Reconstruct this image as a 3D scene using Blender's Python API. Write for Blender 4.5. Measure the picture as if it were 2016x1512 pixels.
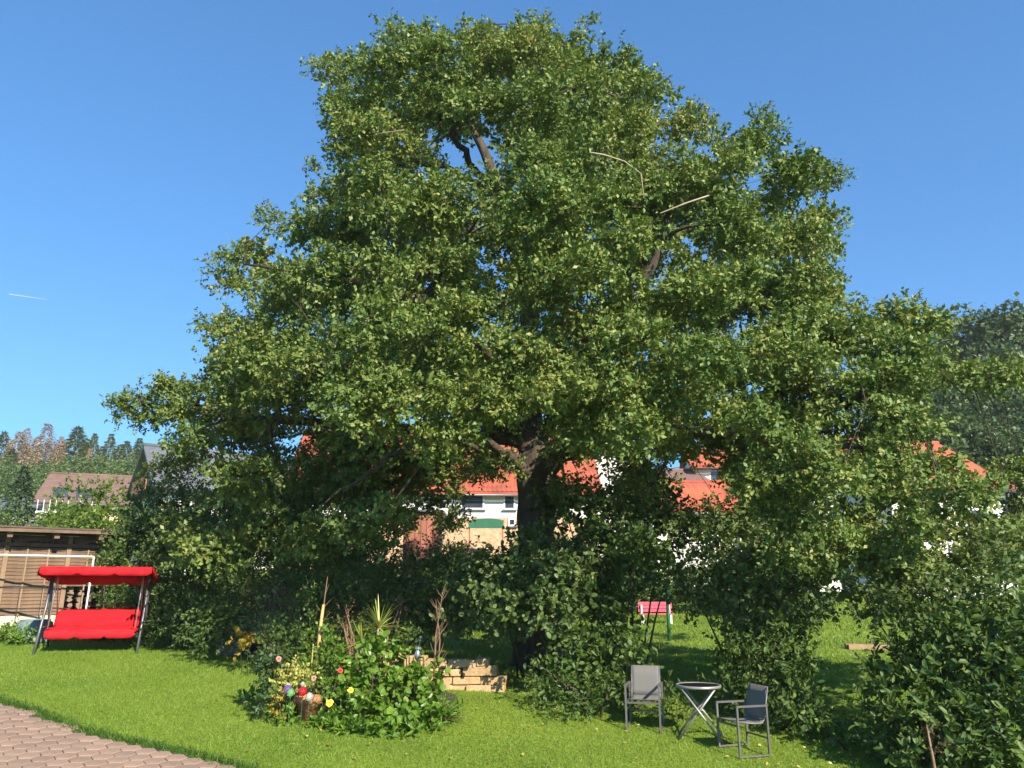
import bpy, math, random
import numpy as np
from mathutils import Vector, Matrix

# ---------------------------------------------------------------- camera, sky, sun, exposure
scene = bpy.context.scene
for o in list(bpy.data.objects):
    bpy.data.objects.remove(o)
COL = scene.collection
EYE = 2.79
PITCH = math.radians(15.0)
FPX = 1514.0                       # focal length in pixels of a 2016 px wide frame
cam_data = bpy.data.cameras.new('camera')
cam_data.sensor_width = 36.0
cam_data.lens = FPX / 2016.0 * 36.0
cam_data.clip_start = 0.1
cam_data.clip_end = 30000.0
cam = bpy.data.objects.new('camera', cam_data)
cam.location = (0, 0, EYE)
cam.rotation_euler = (math.radians(90) + PITCH, 0, 0)
COL.objects.link(cam)
scene.camera = cam

SUN_EL = math.radians(33)
SUN_AZ = math.atan2(0.53, -0.85)   # compass angle from +Y towards +X
world = bpy.data.worlds.new('World')
scene.world = world
world.use_nodes = True
wn = world.node_tree.nodes
wl = world.node_tree.links
wn.clear()
sky = wn.new('ShaderNodeTexSky')
sky.sky_type = 'NISHITA'
sky.sun_disc = False
sky.sun_elevation = SUN_EL
sky.sun_rotation = SUN_AZ
sky.altitude = 300
sky.air_density = 1.0
sky.dust_density = 0.25
sky.ozone_density = 1.2
gam = wn.new('ShaderNodeGamma')          # flatter, deeper blue, as the camera rendered the sky
gam.inputs['Gamma'].default_value = 0.69
hsv = wn.new('ShaderNodeMix'); hsv.data_type = 'RGBA'; hsv.blend_type = 'MULTIPLY'
hsv.inputs[0].default_value = 1.0
hsv.inputs[7].default_value = (0.35, 0.80, 1.27, 1)
bg = wn.new('ShaderNodeBackground')
bg.inputs['Strength'].default_value = 0.14
wout = wn.new('ShaderNodeOutputWorld')
wl.new(sky.outputs[0], gam.inputs[0])
wl.new(gam.outputs[0], hsv.inputs[6])
wl.new(hsv.outputs[2], bg.inputs[0])
wl.new(bg.outputs[0], wout.inputs[0])

sun_data = bpy.data.lights.new('sun', 'SUN')
sun_data.energy = 5.0
sun_data.angle = math.radians(0.5)
sun_data.color = (1.0, 0.90, 0.74)
sun = bpy.data.objects.new('sun', sun_data)
sdir = Vector((math.sin(SUN_AZ) * math.cos(SUN_EL), math.cos(SUN_AZ) * math.cos(SUN_EL), math.sin(SUN_EL)))
sun.rotation_euler = sdir.to_track_quat('Z', 'Y').to_euler()
sun.location = sdir * 40
COL.objects.link(sun)

scene.view_settings.view_transform = 'Standard'
scene.view_settings.look = 'None'
scene.view_settings.gamma = 1.0
scene.view_settings.exposure = 1.0
scene.render.engine = 'CYCLES'
scene.cycles.max_bounces = 8
scene.cycles.transparent_max_bounces = 12

RNG = np.random.default_rng(7)
random.seed(7)

# ---------------------------------------------------------------- geometry of the place
CP, SP = math.cos(PITCH), math.sin(PITCH)
PY = [-80, 0, 12, 14.5, 17, 28, 38, 48, 60, 100, 160, 260, 900]
PZ = [-4, 0, 1.2, 1.44, 1.58, 2.15, 3.3, 4.9, 6.3, 10, 17, 30, 110]

def ground(x, y):
    x = np.asarray(x, float); y = np.asarray(y, float)
    z = (np.interp(y - 0.6, PY, PZ) + np.interp(y, PY, PZ) + np.interp(y + 0.6, PY, PZ)) / 3
    fade = np.clip((30 - y) / 15, 0, 1)
    z = z - 0.03 * np.clip(x, -14, 14) * fade
    z = z + 0.18 * np.clip(x - 25, 0, 80) * np.clip((y - 20) / 40, 0, 1)
    return z

def gz(x, y):
    return float(ground(x, y))

def ray(px, py):
    xc = (px - 1008.0) / FPX; yc = (756.0 - py) / FPX
    return Vector((xc, CP - yc * SP, SP + yc * CP))

def at(px, py, Y):
    """the point at horizontal distance Y in the direction of a spot of the photograph"""
    d = ray(px, py)
    return Vector((0, 0, EYE)) + d * (Y / d.y)

def gp(px, py):
    """where that direction meets the ground"""
    d = ray(px, py)
    t = 3.0
    while t < 400:
        p = Vector((0, 0, EYE)) + d * t
        if p.z < gz(p.x, p.y):
            break
        t += 0.03
    return Vector((p.x, p.y, gz(p.x, p.y)))

def project(P):
    P = np.asarray(P, float)
    zc = P[:, 1] * CP + (P[:, 2] - EYE) * SP
    yc = -P[:, 1] * SP + (P[:, 2] - EYE) * CP
    return 1008 + FPX * P[:, 0] / zc, 756 - FPX * yc / zc

def mpp(p):
    """metres in one pixel of the photograph at a point"""
    return (p.y * CP + (p.z - EYE) * SP) / FPX

def in_poly(x, y, poly):
    x = np.asarray(x, float); y = np.asarray(y, float)
    ins = np.zeros(x.shape, bool)
    n = len(poly)
    for i in range(n):
        x0, y0 = poly[i]; x1, y1 = poly[(i + 1) % n]
        if y0 == y1:
            continue
        c = ((y0 > y) != (y1 > y)) & (x < (x1 - x0) * (y - y0) / (y1 - y0) + x0)
        ins ^= c
    return ins

def edge_dist(x, y, line):
    x = np.asarray(x, float); y = np.asarray(y, float)
    best = np.full(x.shape, 1e9)
    for (x0, y0), (x1, y1) in zip(line[:-1], line[1:]):
        dx, dy = x1 - x0, y1 - y0
        t = np.clip(((x - x0) * dx + (y - y0) * dy) / (dx * dx + dy * dy), 0, 1)
        best = np.minimum(best, np.hypot(x - x0 - t * dx, y - y0 - t * dy))
    return best

# ---------------------------------------------------------------- materials
MATS = {}

def new_mat(name):
    m = bpy.data.materials.new(name)
    m.use_nodes = True
    nt = m.node_tree
    nt.nodes.clear()
    out = nt.nodes.new('ShaderNodeOutputMaterial')
    b = nt.nodes.new('ShaderNodeBsdfPrincipled')
    nt.links.new(b.outputs[0], out.inputs[0])
    return m, nt, b, out

def mat(name, col, rough=0.7, col2=None, scale=6.0, bump=0.0, bscale=None, metal=0.0, spec=0.5, stretch=None, detail=5, coat=0.0):
    m, nt, b, out = new_mat(name)
    b.inputs['Roughness'].default_value = rough
    b.inputs['Metallic'].default_value = metal
    b.inputs['Specular IOR Level'].default_value = spec
    b.inputs['Coat Weight'].default_value = coat
    tc = nt.nodes.new('ShaderNodeTexCoord')
    vec = tc.outputs['Object']
    if stretch:
        mp = nt.nodes.new('ShaderNodeMapping')
        mp.inputs['Scale'].default_value = stretch
        nt.links.new(vec, mp.inputs[0]); vec = mp.outputs[0]
    if col2 is None:
        col2 = tuple(c * 0.75 for c in col)
    n = nt.nodes.new('ShaderNodeTexNoise')
    n.inputs['Scale'].default_value = scale
    n.inputs['Detail'].default_value = detail
    n.inputs['Roughness'].default_value = 0.65
    nt.links.new(vec, n.inputs['Vector'])
    r = nt.nodes.new('ShaderNodeValToRGB')
    r.color_ramp.elements[0].position = 0.32; r.color_ramp.elements[0].color = (*col2, 1)
    r.color_ramp.elements[1].position = 0.66; r.color_ramp.elements[1].color = (*col, 1)
    nt.links.new(n.outputs[0], r.inputs[0])
    oi = nt.nodes.new('ShaderNodeObjectInfo')
    mr = nt.nodes.new('ShaderNodeMapRange')
    mr.inputs['To Min'].default_value = 0.86; mr.inputs['To Max'].default_value = 1.12
    nt.links.new(oi.outputs['Random'], mr.inputs[0])
    mx = nt.nodes.new('ShaderNodeMix'); mx.data_type = 'RGBA'; mx.blend_type = 'MULTIPLY'
    mx.inputs[0].default_value = 1.0
    nt.links.new(r.outputs[0], mx.inputs[6]); nt.links.new(mr.outputs[0], mx.inputs[7])
    nt.links.new(mx.outputs[2], b.inputs['Base Color'])
    if bump:
        n2 = nt.nodes.new('ShaderNodeTexNoise')
        n2.inputs['Scale'].default_value = bscale or scale * 4
        n2.inputs['Detail'].default_value = 6
        nt.links.new(vec, n2.inputs['Vector'])
        bp = nt.nodes.new('ShaderNodeBump')
        bp.inputs['Strength'].default_value = bump
        bp.inputs['Distance'].default_value = 0.02
        nt.links.new(n2.outputs[0], bp.inputs['Height'])
        nt.links.new(bp.outputs[0], b.inputs['Normal'])
    MATS[name] = m
    return m

def leaf_mat(name, stops, trans=0.25, rough=0.45, spec=0.45, tcol=None, obj_random=False):
    """stops: (position, colour) along the random value each leaf carries"""
    m, nt, b, out = new_mat(name)
    b.inputs['Roughness'].default_value = rough
    b.inputs['Specular IOR Level'].default_value = spec
    if obj_random:
        a = nt.nodes.new('ShaderNodeObjectInfo'); src = a.outputs['Random']
    else:
        a = nt.nodes.new('ShaderNodeAttribute'); a.attribute_name = 'rnd'; src = a.outputs['Fac']
    r = nt.nodes.new('ShaderNodeValToRGB')
    els = r.color_ramp.elements
    while len(els) < len(stops):
        els.new(0.5)
    for e, (p, c) in zip(els, stops):
        e.position = p; e.color = (*c, 1)
    nt.links.new(src, r.inputs[0])
    nt.links.new(r.outputs[0], b.inputs['Base Color'])
    t = nt.nodes.new('ShaderNodeBsdfTranslucent')
    mul = nt.nodes.new('ShaderNodeMix'); mul.data_type = 'RGBA'; mul.blend_type = 'MULTIPLY'
    mul.inputs[0].default_value = 1.0
    mul.inputs[7].default_value = (*(tcol or (1.5, 1.6, 0.7)), 1)
    nt.links.new(r.outputs[0], mul.inputs[6])
    nt.links.new(mul.outputs[2], t.inputs[0])
    ms = nt.nodes.new('ShaderNodeMixShader'); ms.inputs[0].default_value = trans
    nt.links.new(b.outputs[0], ms.inputs[1]); nt.links.new(t.outputs[0], ms.inputs[2])
    nt.links.new(ms.outputs[0], out.inputs[0])
    MATS[name] = m
    return m

# ---------------------------------------------------------------- objects
def tag(o, label=None, cat=None, group=None, kind=None):
    if label: o['label'] = label
    if cat: o['category'] = cat
    if group: o['group'] = group
    if kind: o['kind'] = kind
    return o

def thing(name, label, cat, loc=(0, 0, 0), rz=0.0, group=None):
    o = bpy.data.objects.new(name, None)
    o.empty_display_size = 0.2
    o.location = loc; o.rotation_euler = (0, 0, rz)
    COL.objects.link(o)
    return tag(o, label, cat, group)

def link_mesh(name, me, parent=None):
    o = bpy.data.objects.new(name, me)
    COL.objects.link(o)
    if parent is not None:
        o.parent = parent
    return o

def copy_tree(o, parent=None):
    c = o.copy(); COL.objects.link(c); c.parent = parent
    for ch in list(o.children):
        copy_tree(ch, c)
    return c

class MB:
    """collects shapes into one mesh"""
    def __init__(self):
        self.v = []; self.f = []
    def add(self, vs, fs):
        b = len(self.v)
        self.v += [tuple(v) for v in vs]
        self.f += [tuple(i + b for i in f) for f in fs]
        return self
    def hexa(self, c):
        return self.add(c, [(0, 3, 2, 1), (4, 5, 6, 7), (0, 1, 5, 4), (1, 2, 6, 5), (2, 3, 7, 6), (3, 0, 4, 7)])
    def box(self, x0, x1, y0, y1, z0, z1):
        return self.hexa([(x0, y0, z0), (x1, y0, z0), (x1, y1, z0), (x0, y1, z0), (x0, y0, z1), (x1, y0, z1), (x1, y1, z1), (x0, y1, z1)])
    def bar(self, a, b, w, h=None, up=(0, 0, 1)):
        """rectangular bar from a to b"""
        h = h or w
        a = Vector(a); b = Vector(b); d = (b - a).normalized()
        u = Vector(up)
        if abs(d.dot(u)) > 0.95: u = Vector((0, 1, 0))
        s = d.cross(u).normalized() * w / 2; t = s.cross(d).normalized() * h / 2
        return self.hexa([a - s - t, a + s - t, a + s + t, a - s + t, b - s - t, b + s - t, b + s + t, b - s + t])
    def tube(self, pts, radii, n=8, caps=True, rough=0.0):
        pts = [Vector(p) for p in pts]
        if not hasattr(radii, '__len__'): radii = [radii] * len(pts)
        rings = []
        prev = None
        for i, p in enumerate(pts):
            d = (pts[min(i + 1, len(pts) - 1)] - pts[max(i - 1, 0)]).normalized()
            if prev is None:
                u = Vector((0, 0, 1)) if abs(d.z) < 0.9 else Vector((1, 0, 0))
                s = d.cross(u).normalized()
            else:
                s = (prev - d * prev.dot(d)).normalized()
            prev = s
            t = d.cross(s)
            ring = []
            for k in range(n):
                a = 2 * math.pi * k / n
                r = radii[i] * (1 + (random.uniform(-rough, rough) if rough else 0))
                ring.append(p + (s * math.cos(a) + t * math.sin(a)) * r)
            rings.append(ring)
        vs = [v for r in rings for v in r]
        fs = []
        for i in range(len(pts) - 1):
            for k in range(n):
                k2 = (k + 1) % n
                fs.append((i * n + k, i * n + k2, (i + 1) * n + k2, (i + 1) * n + k))
        if caps:
            fs.append(tuple(range(n - 1, -1, -1)))
            fs.append(tuple((len(pts) - 1) * n + k for k in range(n)))
        return self.add(vs, fs)
    def lathe(self, prof, n=20, c=(0, 0, 0)):
        vs = []; fs = []
        for r, z in prof:
            for k in range(n):
                a = 2 * math.pi * k / n
                vs.append((c[0] + r * math.cos(a), c[1] + r * math.sin(a), c[2] + z))
        for i in range(len(prof) - 1):
            for k in range(n):
                k2 = (k + 1) % n
                fs.append((i * n + k, i * n + k2, (i + 1) * n + k2, (i + 1) * n + k))
        return self.add(vs, fs)
    def ball(self, c, r, n=14, m=8, sq=(1, 1, 1)):
        prof = []
        vs = []; fs = []
        for i in range(m + 1):
            th = math.pi * i / m
            for k in range(n):
                a = 2 * math.pi * k / n
                vs.append((c[0] + r * sq[0] * math.sin(th) * math.cos(a), c[1] + r * sq[1] * math.sin(th) * math.sin(a), c[2] - r * sq[2] * math.cos(th)))
        for i in range(m):
            for k in range(n):
                k2 = (k + 1) % n
                fs.append((i * n + k, i * n + k2, (i + 1) * n + k2, (i + 1) * n + k))
        return self.add(vs, fs)
    def mesh(self, name, material, off=(0, 0, 0), smooth=False, bevel=0.0):
        me = bpy.data.meshes.new(name)
        ox, oy, oz = off
        me.from_pydata([(x - ox, y - oy, z - oz) for x, y, z in self.v], [], self.f)
        me.materials.append(material)
        if bevel:
            import bmesh
            bm = bmesh.new(); bm.from_mesh(me)
            bmesh.ops.bevel(bm, geom=list(bm.edges), offset=bevel, segments=2, affect='EDGES', profile=0.6)
            bm.to_mesh(me); bm.free()
        if smooth:
            me.polygons.foreach_set('use_smooth', [True] * len(me.polygons))
        me.update()
        return me
    def build(self, name, material, parent=None, smooth=False, bevel=0.0, local=False):
        off = (0, 0, 0)
        if parent is not None and not local:
            off = parent.location if parent.parent is None else parent.location + parent.parent.location
        return link_mesh(name, self.mesh(name, material, off, smooth, bevel), parent)

# ---------------------------------------------------------------- leaves
def unit(a):
    return a / np.maximum(np.linalg.norm(a, axis=1, keepdims=True), 1e-9)

def foliage(blobs, twigs, lpt, twig_len, leaf_len, leaf_w=0.7, shell=0.45, up=0.5, spread=0.8, droop=0.0, low_cut=-1.0, tone=0.5, nj=0.45, rng=RNG):
    """blobs: (centre, radii[, density]); twigs per square metre of a blob's outline; leaves set round twigs that spread outwards"""
    Pt, Dt, Ot = [], [], []
    for bl in blobs:
        c = np.array(bl[0], float); r = np.array(bl[1], float)
        k = bl[2] if len(bl) > 2 else 1.0
        n = max(3, int(twigs * k * math.pi * (r[0] * r[2] + r[0] * r[1] + r[1] * r[2]) / 3))
        d = unit(rng.normal(size=(n, 3)))
        if low_cut > -1:
            d[:, 2] = np.where(d[:, 2] < low_cut, -d[:, 2] * rng.random(n), d[:, 2])
        lump = 1 + 0.22 * np.sin(d[:, 0] * 5.1 + c[0] * 3) * np.sin(d[:, 1] * 4.3 + c[1]) + 0.18 * np.sin(d[:, 2] * 6.2 + c[2] * 2 + d[:, 0] * 4)
        rad = (rng.random(n) ** shell) * lump
        Pt.append(c + d * r * rad[:, None])
        Ot.append(unit(d * (1 / r) * r.mean()))
        Dt.append(unit(d * 0.8 + rng.normal(size=(n, 3)) * 0.55 + np.array([0, 0, up * 0.6 - droop])))
    Pt = np.concatenate(Pt); Dt = np.concatenate(Dt); Ot = np.concatenate(Ot)
    nt_ = len(Pt)
    tw = rng.random(nt_)
    m = nt_ * lpt
    idx = np.repeat(np.arange(nt_), lpt)
    t = np.tile((np.arange(lpt) + 0.5) / lpt, nt_) + rng.normal(size=m) * 0.05
    tl = twig_len * (0.6 + 0.8 * rng.random(nt_))
    P = Pt[idx] + Dt[idx] * (t * tl[idx])[:, None]
    P[:, 2] -= (t ** 2) * tl[idx] * droop * 0.5
    side = unit(np.cross(Dt[idx], rng.normal(size=(m, 3))))
    D = unit(Dt[idx] * 0.55 + side * spread + rng.normal(size=(m, 3)) * 0.25 - np.array([0, 0, droop * 0.5]))
    N = unit(Ot[idx] * 0.75 + np.array([0, 0, up]) + rng.normal(size=(m, 3)) * nj)
    L = leaf_len * (0.65 + 0.6 * rng.random(m))
    rnd = np.clip(tw[idx] * tone + rng.random(m) * (1 - tone), 0, 1)
    return dict(P=P, D=D, N=N, L=L, W=L * leaf_w * (0.85 + 0.3 * rng.random(m)), rnd=rnd, twP=Pt, twD=Dt, twL=tl)

def sub(F, keep):
    return {k: (v[keep] if len(v) == len(keep) and k in 'P D N L W rnd'.split() else v) for k, v in F.items()}

def join(*Fs):
    return {k: np.concatenate([f[k] for f in Fs]) for k in ('P', 'D', 'N', 'L', 'W', 'rnd')}

def frames(F):
    D = F['D']; S = unit(np.cross(D, F['N'])); N = np.cross(S, D)
    return D, S, N

def leaf_mesh(name, F, material, off=(0, 0, 0), simple=False, tri=False):
    D, S, N = frames(F)
    P = F['P'] - np.array(off); L = F['L'][:, None]; W = F['W'][:, None]
    n = len(P)
    if tri:
        V = np.stack([P - S * W * 0.5, P + S * W * 0.5, P + D * L], 1)
        q = np.array([[0, 1, 2]]); nv = 3
    elif simple:
        V = np.stack([P, P + D * L * 0.5 + S * W * 0.5 + N * W * 0.12, P + D * L, P + D * L * 0.5 - S * W * 0.5 + N * W * 0.12], 1)
        q = np.array([[0, 1, 2, 3]]); nv = 4
    else:
        V = np.stack([P,
                      P + D * L * 0.32 + S * W * 0.46 + N * W * 0.13,
                      P + D * L * 0.74 + S * W * 0.40 + N * W * 0.08,
                      P + D * L - N * L * 0.10,
                      P + D * L * 0.74 - S * W * 0.40 + N * W * 0.08,
                      P + D * L * 0.32 - S * W * 0.46 + N * W * 0.13], 1)
        q = np.array([[0, 1, 2, 3], [0, 3, 4, 5]]); nv = 6
    V = V.reshape(-1, 3).astype(np.float32)
    fq = (np.arange(n)[:, None, None] * nv + q[None]).reshape(-1)
    nf = n * len(q)
    me = bpy.data.meshes.new(name)
    me.vertices.add(len(V)); me.vertices.foreach_set('co', V.ravel())
    q4 = q.shape[1]
    me.loops.add(nf * q4); me.loops.foreach_set('vertex_index', fq.astype(np.int32))
    me.polygons.add(nf)
    me.polygons.foreach_set('loop_start', np.arange(0, nf * q4, q4, dtype=np.int32))
    me.polygons.foreach_set('loop_total', np.full(nf, q4, np.int32))
    at_ = me.attributes.new('rnd', 'FLOAT', 'POINT')
    at_.data.foreach_set('value', np.repeat(F['rnd'], nv).astype(np.float32))
    me.materials.append(material)
    me.update(calc_edges=True)
    return me

UNIT_LEAF = {}

def unit_leaf(material, key):
    if key not in UNIT_LEAF:
        me = bpy.data.meshes.new('leaf')
        # a cupped pointed blade, 1 long and 1 wide, along +Y
        st = [(0.0, 0.06), (0.18, 0.34), (0.42, 0.5), (0.7, 0.36), (0.88, 0.16), (1.0, 0.0)]
        vs = []; fs = []
        for i, (y, w) in enumerate(st):
            dz = -0.16 * y * y
            if w > 0:
                vs += [(-w, y, dz + 0.16 * w), (0, y, dz), (w, y, dz + 0.16 * w)]
            else:
                vs += [(0, y, dz)]
        for i in range(4):
            a = i * 3
            fs += [(a, a + 1, a + 4, a + 3), (a + 1, a + 2, a + 5, a + 4)]
        fs += [(12, 13, 15), (13, 14, 15)]
        me.from_pydata(vs, [], fs)
        me.materials.append(material)
        me.polygons.foreach_set('use_smooth', [True] * len(me.polygons))
        UNIT_LEAF[key] = me
    return UNIT_LEAF[key]

def leaf_objects(F, material, key, parent):
    D, S, N = frames(F)
    me = unit_leaf(material, key)
    o_ = np.array(parent.location)
    for i in range(len(D)):
        o = bpy.data.objects.new('leaf', me)
        M = Matrix.Identity(4)
        for r in range(3):
            M[r][0] = S[i][r] * F['W'][i]; M[r][1] = D[i][r] * F['L'][i]; M[r][2] = N[i][r] * F['L'][i]
            M[r][3] = F['P'][i][r] - o_[r]
        o.matrix_local = M
        COL.objects.link(o); o.parent = parent
        o.matrix_local = M

def px_blobs(lst):
    """(px, py, Y, half width px, half height px[, half depth m[, density]]) -> blobs"""
    out = []
    for b in lst:
        c = at(b[0], b[1], b[2]); s = mpp(c)
        rx, rz = b[3] * s, b[4] * s
        ry = b[5] if len(b) > 5 and b[5] else 0.8 * min(rx, rz) + 0.15
        out.append((tuple(c), (rx, ry, rz), b[6] if len(b) > 6 else 1.0))
    return out

def shrub(name, label, cat, lst, material, twigs=90, lpt=10, twig_len=0.25, leaf_len=0.07, leaf_w=0.7, nobj=0, objmat=None, group=None, stems=4, stem_mat='bark', stem_r=.022, base=None, crown='foliage', **kw):
    bl = px_blobs(lst)
    F = foliage(bl, twigs * 3.0, lpt, twig_len, leaf_len, leaf_w, **kw)
    gzs = ground(F['P'][:, 0], F['P'][:, 1])
    F = sub(F, F['P'][:, 2] > gzs + 0.01)
    if base is None:
        c = np.mean([b[0] for b in bl], axis=0)
        base = (c[0], c[1], gz(c[0], c[1]))
    t = thing(name, label, cat, base, 0, group)
    if nobj:
        dist = np.linalg.norm(F['P'] - np.array([0, 0, EYE]), axis=1) / F['L']
        k = np.zeros(len(dist), bool); k[np.argsort(dist)[:nobj]] = True
        leaf_objects(sub(F, k), MATS[objmat], objmat, t)
        F = sub(F, ~k)
    fo = link_mesh(crown, leaf_mesh(crown, F, material, base, simple=leaf_len < .08), t)
    fo['kind'] = 'stuff'
    for i in range(stems):
        b = bl[i % len(bl)]
        x0 = base[0] + random.uniform(-0.12, 0.12) + (b[0][0] - base[0]) * 0.35
        y0 = base[1] + random.uniform(-0.12, 0.12) + (b[0][1] - base[1]) * 0.35
        p0 = Vector((x0, y0, gz(x0, y0) - 0.03)); p2 = Vector(b[0]) + Vector((random.uniform(-.3, .3) * b[1][0], 0, b[1][2] * 0.5))
        p1 = p0.lerp(p2, 0.5) + Vector((random.uniform(-.1, .1), random.uniform(-.1, .1), 0.1))
        MB().tube([p0, p1, p2], [stem_r, stem_r * .7, stem_r * .27], 5).build('stem', MATS[stem_mat], t, True)
    return t

# ---------------------------------------------------------------- material list
mat('bark', (0.10, 0.074, 0.05), 0.9, (0.04, 0.03, 0.021), 7, 0.9, 22, stretch=(1, 1, 0.35))
mat('pale_twig', (0.42, 0.34, 0.24), 0.8, (0.25, 0.19, 0.13), 9)
mat('dry_twig', (0.26, 0.15, 0.09), 0.85, (0.14, 0.08, 0.05), 12)
mat('cane', (0.55, 0.38, 0.12), 0.6, (0.4, 0.26, 0.08), 10)
mat('soil', (0.055, 0.04, 0.028), 0.95, (0.03, 0.022, 0.016), 9, 0.8)
leaf_mat('alder_leaf', [(0.0, (0.055, 0.11, 0.026)), (0.40, (0.125, 0.19, 0.042)), (0.78, (0.225, 0.255, 0.062)), (1.0, (0.37, 0.30, 0.09))], 0.15, 0.5, 0.3)
leaf_mat('alder_low_leaf', [(0.0, (0.055, 0.10, 0.03)), (0.6, (0.11, 0.16, 0.044)), (1.0, (0.18, 0.21, 0.06))], 0.22, 0.5, 0.35)
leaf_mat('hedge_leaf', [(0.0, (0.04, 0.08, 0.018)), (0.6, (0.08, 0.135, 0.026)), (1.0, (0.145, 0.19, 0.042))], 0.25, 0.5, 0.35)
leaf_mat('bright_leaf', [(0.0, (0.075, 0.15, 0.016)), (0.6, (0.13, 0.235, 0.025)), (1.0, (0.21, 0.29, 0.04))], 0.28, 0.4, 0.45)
leaf_mat('broad_leaf', [(0.0, (0.085, 0.17, 0.018)), (0.6, (0.13, 0.245, 0.026)), (1.0, (0.19, 0.29, 0.04))], 0.25, 0.38, 0.45, obj_random=True)
leaf_mat('dogwood_leaf', [(0.0, (0.04, 0.085, 0.02)), (0.6, (0.07, 0.13, 0.026)), (1.0, (0.12, 0.175, 0.04))], 0.22, 0.5, 0.3, obj_random=True)
leaf_mat('rose_leaf', [(0.0, (0.03, 0.065, 0.02)), (1.0, (0.07, 0.125, 0.035))], 0.15, 0.5, 0.3)
leaf_mat('yellow_leaf', [(0.0, (0.28, 0.30, 0.06)), (0.6, (0.46, 0.44, 0.10)), (1.0, (0.55, 0.52, 0.2))], 0.25, 0.5, 0.4, tcol=(1, 1, .6))
leaf_mat('gold_leaf', [(0.0, (0.16, 0.18, 0.03)), (0.4, (0.36, 0.24, 0.03)), (1.0, (0.52, 0.38, 0.05))], 0.25, 0.5, 0.4, tcol=(1, .9, .5))
leaf_mat('brown_leaf', [(0.0, (0.07, 0.04, 0.025)), (0.6, (0.15, 0.085, 0.045)), (1.0, (0.26, 0.17, 0.10))], 0.12, 0.7, 0.2, tcol=(1.2, 1, .8))
leaf_mat('iris_leaf', [(0.0, (0.06, 0.10, 0.05)), (0.6, (0.12, 0.17, 0.07)), (1.0, (0.26, 0.22, 0.09))], 0.2, 0.45, 0.4)
leaf_mat('yucca_leaf', [(0.0, (0.20, 0.26, 0.05)), (0.6, (0.34, 0.38, 0.08)), (1.0, (0.5, 0.48, 0.14))], 0.2, 0.35, 0.5, tcol=(1, 1, .5), obj_random=True)
leaf_mat('grass_blade', [(0.0, (0.10, 0.18, 0.018)), (0.5, (0.165, 0.27, 0.032)), (0.9, (0.235, 0.33, 0.055)), (1.0, (0.36, 0.33, 0.09))], 0.3, 0.5, 0.3, tcol=(1.3, 1.3, .5))
leaf_mat('grass_dark', [(0.0, (0.03, 0.09, 0.015)), (1.0, (0.08, 0.16, 0.02))], 0.25, 0.5, 0.3)
leaf_mat('spruce_green', [(0.0, (0.06, 0.095, 0.03)), (0.6, (0.12, 0.165, 0.05)), (1.0, (0.19, 0.215, 0.065))], 0.1, 0.6, 0.3)
leaf_mat('spruce_blue', [(0.0, (0.03, 0.06, 0.035)), (0.6, (0.065, 0.11, 0.06)), (1.0, (0.11, 0.16, 0.08))], 0.1, 0.6, 0.3)
leaf_mat('spruce_dead', [(0.0, (0.24, 0.17, 0.095)), (0.6, (0.42, 0.32, 0.19)), (1.0, (0.5, 0.42, 0.27))], 0.1, 0.8, 0.2, tcol=(1.1, 1, .8))
leaf_mat('forest_leaf', [(0.0, (0.05, 0.095, 0.024)), (0.6, (0.095, 0.155, 0.036)), (1.0, (0.16, 0.205, 0.05))], 0.2, 0.5, 0.35)
leaf_mat('forest_dark', [(0.0, (0.035, 0.068, 0.024)), (0.6, (0.07, 0.115, 0.036)), (1.0, (0.12, 0.155, 0.05))], 0.2, 0.5, 0.35)
leaf_mat('light_tree', [(0.0, (0.06, 0.12, 0.015)), (0.6, (0.12, 0.19, 0.025)), (1.0, (0.22, 0.26, 0.04))], 0.28, 0.45, 0.4)
mat('paver', (0.33, 0.22, 0.158), 0.9, (0.24, 0.165, 0.12), 3.5, 0.5, 60)
mat('joint', (0.17, 0.13, 0.095), 0.95, (0.10, 0.085, 0.06), 20, 0.6)
mat('sandstone', (0.54, 0.36, 0.185), 0.9, (0.36, 0.23, 0.115), 9, 0.9, 30)

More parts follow.
